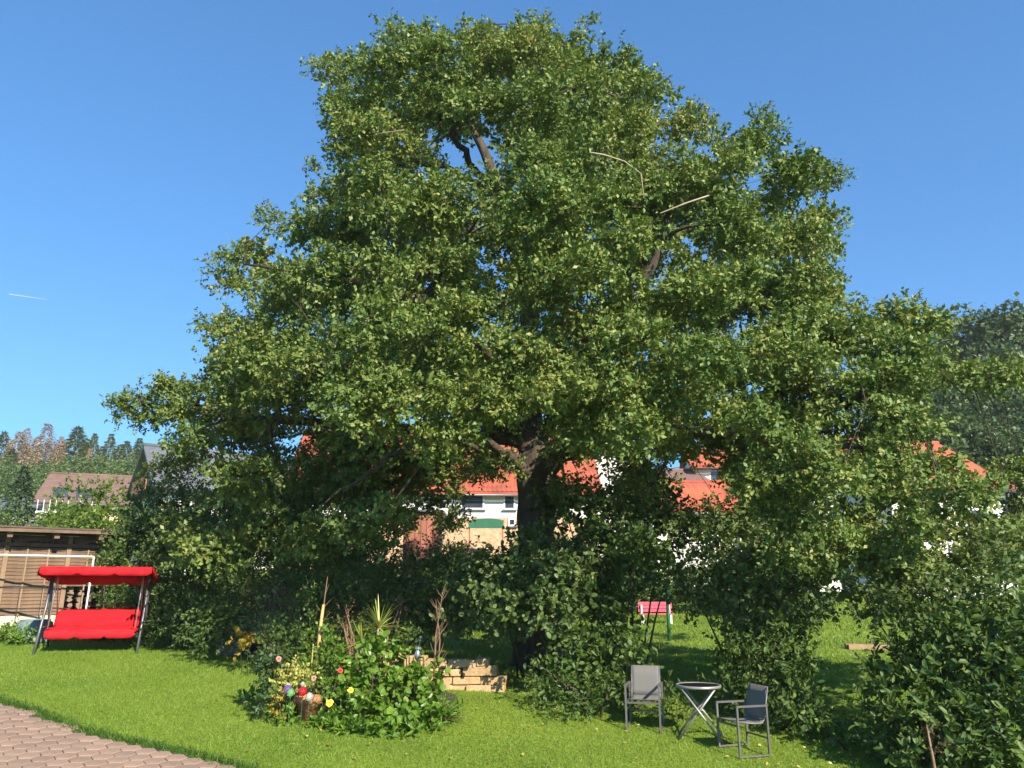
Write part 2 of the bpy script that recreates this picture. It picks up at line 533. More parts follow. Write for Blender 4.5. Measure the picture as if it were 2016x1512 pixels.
def ground_material():
    m, nt, b, out = new_mat('meadow')
    b.inputs['Roughness'].default_value = 0.9
    b.inputs['Specular IOR Level'].default_value = 0.2
    tc = nt.nodes.new('ShaderNodeTexCoord')
    n1 = nt.nodes.new('ShaderNodeTexNoise'); n1.inputs['Scale'].default_value = 0.45; n1.inputs['Detail'].default_value = 6
    n2 = nt.nodes.new('ShaderNodeTexNoise'); n2.inputs['Scale'].default_value = 26; n2.inputs['Detail'].default_value = 6
    nt.links.new(tc.outputs['Object'], n1.inputs[0]); nt.links.new(tc.outputs['Object'], n2.inputs[0])
    r1 = nt.nodes.new('ShaderNodeValToRGB')
    r1.color_ramp.elements[0].position = 0.3; r1.color_ramp.elements[0].color = (0.12, 0.19, 0.018, 1)
    r1.color_ramp.elements[1].position = 0.7; r1.color_ramp.elements[1].color = (0.23, 0.30, 0.036, 1)
    nt.links.new(n1.outputs[0], r1.inputs[0])
    r2 = nt.nodes.new('ShaderNodeValToRGB')
    r2.color_ramp.elements[0].position = 0.35; r2.color_ramp.elements[0].color = (0.5, 0.5, 0.45, 1)
    r2.color_ramp.elements[1].position = 0.65; r2.color_ramp.elements[1].color = (1.1, 1.1, 1.0, 1)
    nt.links.new(n2.outputs[0], r2.inputs[0])
    mx = nt.nodes.new('ShaderNodeMix'); mx.data_type = 'RGBA'; mx.blend_type = 'MULTIPLY'; mx.inputs[0].default_value = 1
    nt.links.new(r1.outputs[0], mx.inputs[6]); nt.links.new(r2.outputs[0], mx.inputs[7])
    nt.links.new(mx.outputs[2], b.inputs['Base Color'])
    bp = nt.nodes.new('ShaderNodeBump'); bp.inputs['Strength'].default_value = 0.7; bp.inputs['Distance'].default_value = 0.03
    nt.links.new(n2.outputs[0], bp.inputs['Height']); nt.links.new(bp.outputs[0], b.inputs['Normal'])
    return m

# ---------------------------------------------------------------- ground
def make_ground():
    xs = np.unique(np.concatenate([np.linspace(-260, -40, 24), np.linspace(-40, 40, 101), np.linspace(40, 260, 24)]))
    ys = np.unique(np.concatenate([np.linspace(-60, 0, 13), np.linspace(0, 40, 81), np.linspace(40, 120, 31), np.linspace(120, 300, 20)]))
    X, Y = np.meshgrid(xs, ys)
    Z = ground(X, Y)
    me = bpy.data.meshes.new('ground')
    nx, ny = len(xs), len(ys)
    V = np.stack([X, Y, Z], -1).reshape(-1, 3)
    i = np.arange(nx - 1)[None] + np.arange(ny - 1)[:, None] * nx
    Fq = np.stack([i, i + 1, i + 1 + nx, i + nx], -1).reshape(-1, 4)
    me.from_pydata(V.tolist(), [], Fq.tolist())
    me.materials.append(ground_material())
    me.polygons.foreach_set('use_smooth', [True] * len(me.polygons))
    tag(link_mesh('ground', me), kind='structure')
make_ground()

# ---------------------------------------------------------------- paving in the corner, one hexagonal paver at a time
EDGE = [gp(*p) for p in [(0, 1385), (60, 1405), (120, 1432), (200, 1455), (290, 1472), (380, 1492), (450, 1511)]]
e0 = EDGE[0] + (EDGE[0] - EDGE[1]).normalized() * 4.5
e1 = EDGE[-1] + (EDGE[-1] - EDGE[-2]).normalized() * 2.2 + Vector((0.1, -0.3, 0))
PAVE = [(e0.x, e0.y)] + [(p.x, p.y) for p in EDGE] + [(e1.x, e1.y), (e1.x - 0.5, 3.5), (e0.x, 3.5)]

def make_paving():
    # bedding sheet: strips from the curved edge down to the near side
    xs = np.linspace(e0.x, e1.x, 40)
    top = np.interp(xs, [p[0] for p in PAVE[:-2]], [p[1] for p in PAVE[:-2]])
    vs = []; fs = []
    for i, x in enumerate(xs):
        for k in range(13):
            y = top[i] + (3.5 - top[i]) * k / 12
            vs.append((x, y, gz(x, y) + 0.006))
    for i in range(39):
        for k in range(12):
            a = i * 13 + k
            fs.append((a, a + 1, a + 14, a + 13))
    m = MB().add(vs, fs)
    pv = m.build('paving', MATS['joint'])
    tag(pv, kind='structure')
    # hexagon pavers
    w = 0.205; r = w / math.sqrt(3)
    meshes = []
    for s in range(5):
        b = MB()
        rr = random.Random(s)
        ring = [(r * 0.955 * math.sin(a) * 1.12 + rr.uniform(-.004, .004), r * 0.955 * math.cos(a) + rr.uniform(-.004, .004)) for a in [math.pi / 3 * k for k in range(6)]]
        vs = [(x, y, 0.0) for x, y in ring] + [(x, y, 0.016) for x, y in ring] + [(x * .94, y * .94, 0.021) for x, y in ring]
        fs = [(k, k + 6, (k + 1) % 6 + 6, (k + 1) % 6) for k in range(6)] + [(k + 6, k + 12, (k + 1) % 6 + 12, (k + 1) % 6 + 6) for k in range(6)] + [tuple(range(17, 11, -1))]
        fs = [tuple(reversed(f)) for f in fs]
        b.add(vs, fs)
        meshes.append(b.mesh('paver', MATS['paver']))
    cells = []
    ca, sa = math.cos(-0.42), math.sin(-0.42)
    for i in range(-60, 61):
        for j in range(-60, 61):
            u = (i + (j % 2) * 0.5) * w * 1.12; v = j * r * 1.5
            x = -6 + u * ca - v * sa; y = 8 + u * sa + v * ca
            cells.append((x, y))
    c = np.array(cells)
    ok = in_poly(c[:, 0], c[:, 1], PAVE)
    # keep whole pavers only a little over the grass edge
    c = c[ok]
    px, py = project(np.c_[c, ground(c[:, 0], c[:, 1])])
    vis = (px > -160) & (px < 700) & (py < 1640) & (py > 0)
    order = np.argsort(~vis, kind='stable')
    far = MB()
    nvis = min(300, int(vis.sum()))
    for n_, k in enumerate(order):
        x, y = c[k]
        z = gz(x, y) + 0.004 + random.uniform(-.003, .004)
        rot = Matrix.Rotation(-0.42, 3, 'Z')
        tilt = Matrix.Rotation(math.atan(0.1), 3, 'X')
        if n_ < nvis:
            o = link_mesh('paver', random.choice(meshes), pv)
            o.location = (x, y, z); o.rotation_euler = (tilt @ rot).to_euler()
        else:
            me = meshes[0]
            far.add([Vector((x, y, z)) + tilt @ rot @ v.co for v in me.vertices], [tuple(p.vertices) for p in me.polygons])
    fo = far.build('pavers', MATS['paver'], pv)
    fo['kind'] = 'stuff'
make_paving()

# ---------------------------------------------------------------- mown grass
BED_C = (gp(690, 1395).x, gp(690, 1395).y)

def blades(n, xr, yr, hgt, wid, keep, tilt=0.5):
    x = RNG.uniform(*xr, n); y = RNG.uniform(*yr, n)
    k = keep(x, y)
    x, y = x[k], y[k]
    n = len(x)
    P = np.c_[x, y, ground(x, y) - 0.004]
    D = unit(np.c_[RNG.normal(size=(n, 2)) * tilt, np.ones(n)])
    N = unit(RNG.normal(size=(n, 3)) + np.array([0, 0, 0.3]))
    patch = 0.5 + 0.22 * np.sin(x * 1.7 + np.sin(y * 1.3) * 2) * np.cos(y * 2.1 + x * .6) + 0.25 * np.sin(x * .6 - y * .9 + 2 * np.sin(x * .35)) * np.sin(y * .8 + x * 3.3) + .2 * np.sin(x * 7.3 + y * 2) * np.sin(y * 8.1 - x)
    L = hgt * (0.6 + 0.8 * RNG.random(n))
    return dict(P=P, D=D, N=N, L=L, W=np.full(n, wid) * (0.7 + 0.6 * RNG.random(n)), rnd=np.clip(0.5 * RNG.random(n) + 0.5 * patch, 0, 1))

def off_paving(x, y):
    return ~in_poly(x, y, PAVE)
G1 = blades(460000, (-13, 8), (7.2, 17.5), 0.038, 0.0085, off_paving, 0.6)
G2 = blades(60000, (-2, 22), (14, 34), 0.075, 0.03, lambda x, y: np.ones(len(x), bool), 0.6)
g = link_mesh('grass', leaf_mesh('grass', join(G1, G2), MATS['grass_blade'], tri=True))
tag(g, 'short bright green mown grass of the garden lawn', 'grass', kind='stuff')

def edge_tufts():
    pts = []
    line = [e0] + EDGE + [e1]
    for a, b in zip(line[:-1], line[1:]):
        n = int((b - a).length * 620)
        for i in range(n):
            p = a.lerp(b, random.random())
            pts.append((p.x + random.gauss(0.04, 0.06), p.y + random.gauss(0.05, 0.06)))
    p = np.array(pts); n = len(p)
    D = unit(np.c_[RNG.normal(size=(n, 2)) * 0.7, np.ones(n)] + np.array([-0.1, -0.5, 0]))
    F = dict(P=np.c_[p, ground(p[:, 0], p[:, 1])], D=D, N=unit(RNG.normal(size=(n, 3))), L=0.075 * (0.4 + RNG.random(n)), W=np.full(n, 0.012), rnd=RNG.random(n))
    o = link_mesh('long_grass', leaf_mesh('long_grass', F, MATS['grass_dark'], tri=True))
    tag(o, 'longer dark green grass fringe along the edge of the paving', 'grass', kind='stuff')
edge_tufts()

def fallen():
    n = 230
    x = RNG.uniform(-3, 5.5, n); y = RNG.uniform(8.6, 12, n)
    F = dict(P=np.c_[x, y, ground(x, y) + 0.035], D=unit(np.c_[RNG.normal(size=(n, 2)), RNG.normal(size=n) * 0.3]), N=unit(RNG.normal(size=(n, 3)) * 0.4 + np.array([0, 0, 1])), L=RNG.uniform(.03, .06, n), W=RNG.uniform(.02, .04, n), rnd=RNG.random(n))
    m = leaf_mat('fallen_leaf', [(0, (0.2, 0.1, 0.04)), (0.5, (0.42, 0.3, 0.06)), (1, (0.55, 0.48, 0.2))], 0.15, 0.6)
    tag(link_mesh('fallen_leaves', leaf_mesh('fallen_leaves', F, m)), 'small yellow and brown fallen leaves scattered over the lawn', 'leaves', kind='stuff')
fallen()

# ---------------------------------------------------------------- the big alder
OUT = [(270, 1600), (300, 1050), (325, 960), (340, 880), (345, 800), (385, 745), (395, 640), (470, 605), (425, 560), (430, 500), (500, 470), (520, 410), (560, 430), (610, 440), (620, 385), (600, 335), (635, 300), (620, 190), (612, 145), (690, 95), (770, 50), (830, 5), (900, -8), (980, 0), (1010, 45), (1080, 58), (1160, 66), (1235, 108), (1250, 135), (1300, 155), (1315, 200), (1420, 215), (1530, 232), (1560, 310), (1600, 340), (1665, 335), (1650, 410), (1640, 470), (1690, 560), (1720, 612), (1800, 600), (1860, 630), (1885, 700), (1920, 740), (2000, 708), (2060, 740), (2120, 900), (2120, 1600)]
LOWX = [215, 300, 400, 500, 600, 700, 800, 900, 1000, 1100, 1180, 1250, 1320, 1400, 1500, 1600, 1700, 1800, 1900, 2016, 2220]
LOWF = [860, 870, 880, 860, 850, 880, 900, 880, 840, 840, 870, 880, 850, 890, 1000, 1110, 1150, 1160, 1150, 1130, 1130]
LOWM = [900, 1010, 1090, 1100, 1100, 1090, 1060, 920, 850, 860, 900, 960, 960, 980, 1050, 1110, 1150, 1160, 1150, 1130, 1130]
HOLES = [(970, 1005, 62, 52), (1160, 915, 50, 42), (1375, 985, 95, 26), (1425, 940, 26, 34), (1905, 885, 125, 80), (890, 352, 75, 22), (985, 712, 24, 22), (395, 975, 75, 18), (725, 950, 45, 28), (640, 948, 40, 16), (820, 1040, 45, 40), (1330, 930, 80, 22), (470, 805, 45, 22), (1860, 760, 30, 20)]
VOIDS = [(1000, 545, 55, 75), (900, 285, 95, 62), (1020, 665, 130, 40), (560, 850, 130, 55), (780, 860, 100, 45), (1290, 525, 40, 75), (1450, 880, 100, 45), (1330, 900, 60, 40), (640, 690, 40, 40), (1080, 880, 110, 60), (690, 350, 60, 45), (1430, 640, 45, 35), (1180, 470, 45, 35), (1560, 780, 50, 40), (1700, 820, 60, 40)]

def bulge(px, py):
    d = edge_dist(px, py, OUT)
    t = np.clip(d / 380.0, 0, 1)
    B = np.interp(py, [0, 250, 600, 900, 1200], [3.3, 4.2, 4.8, 4.6, 4.2])
    return B * np.sqrt(1 - (1 - t) ** 2)

def in_list(px, py, lst):
    return any(((px - a) / c) ** 2 + ((py - b) / d) ** 2 < 1 for a, b, c, d in lst)

def scatter_boughs(spacing, low, seed):
    rr = random.Random(seed)
    pts = []
    tries = 0
    while tries < 14000:
        tries += 1
        x = rr.uniform(215, 2200); y = rr.uniform(-5, 1160)
        if y > np.interp(x, LOWX, low):
            continue
        if any((x - a) ** 2 + (y - b) ** 2 < spacing ** 2 for a, b in pts):
            continue
        pts.append((x, y))
    p = np.array(pts)
    ins = in_poly(p[:, 0], p[:, 1], OUT) & (edge_dist(p[:, 0], p[:, 1], OUT) > 30)
    return p[ins]

def make_alder():
    bl = []; fine = []
    rr = random.Random(3)
    def add(px, py, Y, rpx, flat=0.72, dens=1.0):
        c = at(px, py, Y); s = mpp(c); r = rpx * s
        R = (r * rr.uniform(.95, 1.25), r * rr.uniform(.9, 1.2), r * flat)
        bl.append((tuple(c), R, dens))
        if rpx < 40:
            fine.append(bl[-1]); return
        fine.append((tuple(c), tuple(q * .7 for q in R), dens * .45))
        for _ in range(7):
            d = Vector((rr.gauss(0, 1), rr.gauss(-.2, 1), rr.gauss(.25, 1))).normalized()
            k = rr.uniform(.62, .95); q = rr.uniform(.32, .50)
            fine.append((tuple(c + Vector((d.x * R[0] * k, d.y * R[1] * k, d.z * R[2] * k))), (R[0] * q, R[1] * q, r * q * .8), dens * 1.15))
    # outer boughs towards the lawn
    p = scatter_boughs(82, LOWF, 11)
    bz = bulge(p[:, 0], p[:, 1])
    ed = edge_dist(p[:, 0], p[:, 1], OUT)
    for (x, y), b, e in zip(p, bz, ed):
        if in_list(x, y, HOLES) or in_list(x, y, VOIDS):
            continue
        add(x, y, 15 - b + rr.uniform(-0.7, 0.6), min(rr.uniform(52, 84), e * 0.82 + 6), rr.uniform(.6, .85), 1.3)
    n_out = len(fine)
    # inner boughs round the stem
    p = scatter_boughs(84, LOWM, 12)
    bz = bulge(p[:, 0], p[:, 1]); ed = edge_dist(p[:, 0], p[:, 1], OUT)
    for (x, y), b, e in zip(p, bz, ed):
        if in_list(x, y, HOLES) or in_list(x, y, [(985, 352, 140, 30)]):
            continue
        add(x, y, 15 - b * (rr.uniform(.5, .8) if x > 1560 and y > 640 else rr.uniform(-0.35, 0.5)), min(rr.uniform(60, 90), e * 0.95 + 8), 0.75, 1.0)
    # boughs on the far side
    p = scatter_boughs(100, LOWM, 13)
    bz = bulge(p[:, 0], p[:, 1]); ed = edge_dist(p[:, 0], p[:, 1], OUT)
    for (x, y), b, e in zip(p, bz, ed):
        if in_list(x, y, HOLES) or (x > 1480 and y > 620):
            continue
        add(x, y, 15 + b * rr.uniform(0.5, 0.95), min(rr.uniform(55, 80), e * 0.9 + 6), 0.75, 0.8)
    n_in = len(fine)
    # sprays that stick out of the outline
    for x, y, Y, r in [(235, 805, 15.4, 24), (275, 790, 15.4, 34), (330, 790, 15.2, 42), (380, 810, 15, 50), (300, 830, 15.5, 28), (265, 825, 15.4, 26), (530, 440, 14.6, 24), (522, 420, 14.6, 12), (460, 520, 14.6, 34), (440, 545, 14.6, 22), (400, 640, 14.8, 16), (420, 655, 14.6, 24),
                       (612, 330, 15, 16), (625, 385, 15, 22), (1640, 350, 15, 24), (1620, 365, 15, 30), (1240, 105, 15, 16), (1160, 48, 15, 14), (1070, 44, 15, 14), (1500, 235, 14.6, 22), (1360, 225, 14.6, 22), (1290, 165, 15, 22), (1790, 612, 13, 26), (1750, 625, 13, 26), (1840, 640, 13, 30), (2000, 730, 11.5, 40), (1960, 750, 11.5, 40), (760, 60, 15, 20), (640, 140, 15, 26)]:
        add(x, y, Y, r, 0.8, 1.6)
    # shaded boughs that hang low round the stem
    for x, y, Y, r in [(600, 955, 13.6, 55), (680, 990, 13.4, 50), (765, 950, 13.8, 55), (835, 955, 13.6, 52), (885, 925, 13.4, 50), (890, 1030, 14, 46), (555, 1010, 14.2, 55), (500, 985, 14.6, 55), (770, 1030, 14.2, 44), (1115, 985, 14, 44), (1235, 925, 13.8, 52), (1265, 985, 13.6, 46), (1490, 955, 13, 60), (1330, 890, 13, 50), (1205, 1000, 14, 46), (1470, 890, 13, 55), (1530, 1000, 12.6, 55), (440, 1010, 15, 55), (360, 930, 15.5, 50), (1380, 1050, 13.4, 50), (1450, 1040, 13, 50), (690, 905, 13.6, 50), (930, 930, 14.6, 34), (640, 905, 14, 45), (1290, 860, 12.5, 50), (1240, 860, 11.5, 46), (1600, 700, 12.3, 60), (1660, 765, 11.4, 60), (1560, 770, 12, 56), (1620, 835, 11.4, 55), (1705, 840, 11.2, 55), (1750, 765, 11.2, 60), (1690, 700, 12, 55), (1730, 900, 11, 55), (1790, 985, 10.8, 55), (970, 915, 14, 38), (952, 930, 13.6, 40), (1010, 925, 14.3, 26), (1170, 870, 12.4, 40), (1120, 905, 13.6, 34)]:
        Y += 1.9 if x < 950 else 0
        add(x, y, Y, r, 0.8, 1.0)
    kw = dict(shell=0.34, up=0.35, droop=0.12, low_cut=-0.55, tone=0.45)
    F = foliage(fine[:n_out] + fine[n_in:], 134, 12, 0.22, 0.072, 0.60, **kw)
    F = join(F, foliage(fine[n_out:n_in], 86, 11, 0.24, 0.10, 0.68, **kw))
    # patches that carry more catkins and yellowing leaves
    q = F['P']
    patch = np.sin(q[:, 0] * 1.1 + 1.3) * np.sin(q[:, 2] * 1.3 + .5) * np.sin(q[:, 1] * .9)
    F['rnd'] = np.clip(F['rnd'] * 0.86 + 0.18 * patch + 0.05, 0, 1)
    base = at(1062, 1300, 15); base.z = gz(base.x, base.y)
    t = thing('alder_tree', 'huge spreading broadleaf tree with dense green crown and thick dark trunk', 'tree', base)
    cr = link_mesh('crown', leaf_mesh('crown', F, MATS['alder_leaf'], base, simple=True), t)
    cr['kind'] = 'stuff'
    print('alder leaves', len(F['P']), 'boughs', len(bl))
    # trunk
    stem = [(1060, 1325, 15), (1060, 1290, 15), (1058, 1200, 15), (1056, 1050, 15), (1058, 960, 15), (1054, 900, 15), (1040, 820, 15.1), (1030, 720, 15.2), (1040, 600, 15), (1012, 480, 14.9), (985, 380, 15), (955, 305, 15), (930, 250, 15), (945, 200, 15), (940, 120, 15), (925, 60, 15)]
    rad = [.62, .47, .40, .35, .39, .34, .26, .22, .18, .15, .13, .10, .08, .06, .04, .02]
    pts = [at(*s) for s in stem]
    dense, dr = [], []
    for i in range(len(pts) - 1):
        for k in range(3):
            dense.append(pts[i].lerp(pts[i + 1], k / 3) + Vector((random.uniform(-.02, .02), random.uniform(-.02, .02), 0))); dr.append(rad[i] + (rad[i + 1] - rad[i]) * k / 3)
    dense.append(pts[-1]); dr.append(rad[-1])
    MB().tube(dense, dr, 18, rough=0.07).build('trunk', MATS['bark'], t, True)
    limbs = [([(1070, 935, 14.9), (1120, 860, 14.3), (1220, 760, 13.6), (1262, 600, 12.4), (1275, 540, 12.1), (1305, 460, 12), (1350, 350, 12.4)], .2),
             ([(1065, 905, 15), (1180, 820, 15.2), (1400, 760, 15), (1600, 690, 15), (1750, 640, 14)], .16),
             ([(1050, 935, 14.9), (985, 885, 14), (945, 872, 13.3), (880, 800, 12), (800, 720, 11)], .13),
             ([(1045, 850, 15), (950, 690, 14), (860, 615, 11.5), (810, 585, 10.9), (740, 560, 11.2), (600, 540, 13), (480, 520, 14.4)], .15),
             ([(1030, 760, 15), (880, 632, 12), (840, 628, 11.2), (760, 655, 11), (680, 700, 11)], .11),
             ([(985, 385, 15), (920, 352, 14.6), (868, 328, 14), (820, 318, 13.6), (740, 325, 13.8), (680, 350, 14.3)], .10),
             ([(975, 372, 15), (930, 330, 14.8), (915, 300, 14.4), (885, 262, 13.4), (905, 232, 13), (950, 212, 13), (1040, 190, 13.5)], .09),
             ([(1040, 400, 15), (1090, 300, 14), (1100, 190, 13.6), (1130, 172, 13.2), (1180, 180, 13.4), (1250, 200, 14.6)], .08),
             ([(1060, 880, 15), (900, 850, 15.5), (700, 840, 15.5), (450, 815, 15.5), (300, 800, 15.4), (240, 800, 15.4)], .14),
             ([(1060, 870, 15.2), (1150, 720, 17.5), (1250, 520, 19.2), (1300, 400, 18.5)], .15),
             ([(1030, 740, 15.2), (930, 600, 17.5), (800, 480, 19), (740, 420, 18)], .13),
             ([(1080, 905, 14.7), (1300, 840, 13), (1550, 860, 11.6), (1700, 880, 11.4), (1790, 930, 11.2)], .12),
             ([(1045, 930, 15), (900, 860, 14.5), (780, 890, 13.6), (730, 925, 13.2), (640, 990, 12.8)], .09),
             ([(1550, 862, 11.6), (1700, 770, 11.5), (1800, 695, 11.2), (1870, 668, 11.6)], .06),
             ([(1070, 900, 14.8), (1130, 860, 13), (1160, 820, 11), (1220, 760, 10)], .11)]
    skel = [(p_, r_) for p_, r_ in zip(dense, dr)]
    for pl, r0 in limbs:
        q = [at(*s) for s in pl]
        dd = []; rr_ = []
        for i in range(len(q) - 1):
            for k in range(3):
                dd.append(q[i].lerp(q[i + 1], k / 3) + Vector((random.uniform(-.05, .05), random.uniform(-.05, .05), random.uniform(-.05, .05)))); rr_.append(r0 * (1 - 0.85 * (i + k / 3) / (len(q) - 1)))
        dd.append(q[-1]); rr_.append(r0 * .12)
        MB().tube(dd, rr_, 9, rough=0.08).build('limb', MATS['bark'], t, True)
        skel += [(p_, r_) for p_, r_ in zip(dd, rr_)][2:]
    sp = np.array([s[0] for s in skel])
    mb = MB()
    ax0 = np.array(at(1045, 700, 15))
    used = np.zeros(len(sp))
    for c, r, _ in sorted(bl, key=lambda b: np.hypot(b[0][0] - ax0[0], b[0][1] - ax0[1])):
        c = Vector(c)
        pen = np.linalg.norm(sp - np.array(c), axis=1) + 1.2 * np.clip(sp[:, 2] - c.z, 0, 10) + 9.0 * (sp[:, 2] < EYE + 2.6) + 0.9 * used
        k = int(np.argmin(pen)); a = Vector(sp[k]); used[k] += 1
        mid = a.lerp(c, 0.5) + Vector((random.uniform(-.3, .3), random.uniform(-.3, .3), random.uniform(-.1, .3)))
        rr0 = min(0.045, skel[k][1] * 0.6) + 0.006
        mb.tube([a, a.lerp(mid, .5) + Vector((0, 0, .08)), mid, mid.lerp(c, .55), c], [rr0, rr0 * .8, rr0 * .6, rr0 * .42, rr0 * .22], 5, False)
        sp = np.vstack([sp, np.array(mid), np.array(mid.lerp(c, .55))]); skel += [(mid, rr0 * .6), (c, rr0 * .42)]; used = np.append(used, [0, 0])
        for _ in range(4):
            d = Vector((random.gauss(0, 1), random.gauss(0, 1), random.gauss(0.2, .8))).normalized()
            e = c + Vector((d.x * r[0], d.y * r[1], d.z * r[2])) * 0.95
            mb.tube([mid.lerp(c, .6), c.lerp(e, .5) + Vector((0, 0, .05)), e], [rr0 * .4, rr0 * .25, .004], 4, False)
    b = mb.build('branches', MATS['bark'], t, True); b['kind'] = 'stuff'
    for pl in ([(1160, 300), (1190, 305), (1230, 318), (1262, 342), (1268, 390)], [(695, 292), (720, 272), (755, 262), (795, 256)], [(1395, 385), (1350, 400), (1300, 420)]):
        q = []
        for x, y in pl:
            q.append(at(x, y, 15 - float(bulge(np.array([x]), np.array([y]))[0]) - 0.75))
        MB().tube(q, [.013, .013, .011, .008, .004][:len(q)], 6).build('dead_branch', MATS['pale_twig'], t, True)
    return t
ALDER = make_alder()

# ---------------------------------------------------------------- more materials
mat('red_fabric', (0.62, 0.016, 0.024), 0.85, (0.46, 0.010, 0.016), 2.5, 0.9, 5, spec=0.15)
mat('swing_metal', (0.16, 0.165, 0.17), 0.4, (0.12, 0.12, 0.125), 8, metal=0.6)
mat('bright_metal', (0.6, 0.6, 0.6), 0.3, (0.5, 0.5, 0.5), 8, metal=0.8)
mat('chair_metal', (0.16, 0.15, 0.145), 0.45, (0.13, 0.125, 0.12), 10, metal=0.3)
mat('chair_sling', (0.155, 0.147, 0.138), 0.75, (0.14, 0.135, 0.125), 60, 0.2, 160)
mat('table_metal', (0.34, 0.33, 0.31), 0.4, (0.27, 0.26, 0.25), 10, metal=0.4)
mat('dark_glass', (0.012, 0.012, 0.013), 0.3, (0.01, 0.01, 0.01), 4, spec=0.0)
mat('slat_wood', (0.23, 0.145, 0.09), 0.8, (0.12, 0.075, 0.048), 3, 0.4, 20, stretch=(1, 1, 6))
mat('post_wood', (0.34, 0.225, 0.135), 0.8, (0.24, 0.155, 0.09), 4, 0.3)
mat('beam_wood', (0.19, 0.125, 0.085), 0.85, (0.11, 0.07, 0.05), 4, 0.4)
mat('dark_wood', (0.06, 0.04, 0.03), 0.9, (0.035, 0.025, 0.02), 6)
mat('log_wood', (0.34, 0.25, 0.17), 0.9, (0.15, 0.1, 0.07), 10, 0.4)
mat('bitumen', (0.13, 0.09, 0.07), 0.9, (0.07, 0.055, 0.04), 8, 0.4)
mat('base_wall', (0.66, 0.60, 0.47), 0.9, (0.5, 0.45, 0.35), 3, 0.3)
mat('white_paint', (0.78, 0.78, 0.76), 0.5, (0.66, 0.66, 0.64), 5)
mat('black_pipe', (0.025, 0.025, 0.028), 0.5)
mat('wire', (0.16, 0.12, 0.10), 0.6)
mat('tub_grey', (0.20, 0.26, 0.25), 0.6, (0.15, 0.2, 0.19), 4)
mat('white_wall', (0.80, 0.78, 0.73), 0.9, (0.72, 0.70, 0.64), 0.8, 0.2, 30)
mat('cream_wall', (0.72, 0.58, 0.40), 0.9, (0.62, 0.48, 0.32), 0.8, 0.2, 30)
mat('stone_clad', (0.55, 0.36, 0.22), 0.9, (0.34, 0.21, 0.13), 5, 0.7, 9)
mat('red_tile', (0.48, 0.105, 0.045), 0.8, (0.26, 0.06, 0.035), 1.1, 0.3, 20)
mat('slate', (0.13, 0.14, 0.15), 0.6, (0.09, 0.095, 0.105), 3, 0.4, 14)
mat('brown_tile', (0.22, 0.13, 0.10), 0.8, (0.15, 0.09, 0.07), 2, 0.4, 14)
mat('orange_wood', (0.55, 0.22, 0.07), 0.7, (0.42, 0.16, 0.05), 3, stretch=(6, 6, 1))
mat('rust_wood', (0.36, 0.13, 0.08), 0.8, (0.24, 0.09, 0.06), 3, stretch=(6, 6, 1))
mat('window_glass', (0.05, 0.06, 0.07), 0.08, (0.03, 0.035, 0.045), 2, spec=0.8)
mat('awning_green', (0.03, 0.16, 0.09), 0.8)
mat('green_paint', (0.02, 0.14, 0.07), 0.5)
mat('pink_paint', (0.62, 0.10, 0.16), 0.6)
mat('terracotta', (0.52, 0.20, 0.10), 0.85, (0.42, 0.16, 0.085), 6, 0.3, 30)
mat('old_clay', (0.34, 0.20, 0.13), 0.9, (0.22, 0.14, 0.10), 8, 0.4)
mat('sack', (0.19, 0.17, 0.15), 0.85, (0.13, 0.12, 0.11), 5, 0.6, 12)
mat('blue_tub', (0.02, 0.035, 0.10), 0.4)
mat('yellow_petal', (0.85, 0.62, 0.02), 0.5, (0.8, 0.5, 0.01), 9)
mat('red_petal', (0.55, 0.03, 0.02), 0.5)
mat('deep_petal', (0.30, 0.03, 0.05), 0.6)
mat('amber_petal', (0.75, 0.38, 0.01), 0.6)
mat('pink_petal', (0.62, 0.22, 0.2), 0.5, (0.5, 0.14, 0.12), 9)
mat('chrome', (0.85, 0.84, 0.82), 0.32, (0.8, 0.8, 0.8), 3, metal=0.85)

def glass_mat(name, col):
    m, nt, b, out = new_mat(name)
    b.inputs['Base Color'].default_value = (*col, 1)
    b.inputs['Roughness'].default_value = 0.05
    b.inputs['Transmission Weight'].default_value = 0.55
    b.inputs['Coat Weight'].default_value = 0.6
    MATS[name] = m
for nm, c in (('glass_red', (0.75, 0.02, 0.03)), ('glass_green', (0.25, 0.6, 0.2)), ('glass_purple', (0.3, 0.15, 0.75)), ('glass_clear', (0.6, 0.64, 0.6)), ('glass_lilac', (0.75, 0.72, 0.9))):
    glass_mat(nm, c)

# ---------------------------------------------------------------- houses on the slope
def tile_sheet(mb, a, b, c, d, cols, rows, amp=0.03, step=0.02):
    """pantiles on the roof plane a-b (eaves), d-c (ridge)"""
    a, b, c, d = map(Vector, (a, b, c, d))
    n = (b - a).cross(d - a).normalized()
    vs = []; fs = []
    k = cols * 4 + 1
    for r in range(rows):
        for e in (0, 1):
            v = (r + e) / rows
            for i in range(k):
                u = i / (k - 1)
                p = (a.lerp(b, u)).lerp(d.lerp(c, u), v)
                w = math.sin(2 * math.pi * i / 4)
                vs.append(p + n * (amp * (0.5 + 0.5 * w) + (step if e == 0 else 0.0)))
        base = r * 2 * k
        for i in range(k - 1):
            fs.append((base + i, base + i + 1, base + k + i + 1, base + k + i))
        if r:
            pb = base - k
            for i in range(k - 1):
                fs.append((pb + i, pb + i + 1, base + i + 1, base + i))
    mb.add(vs, fs)

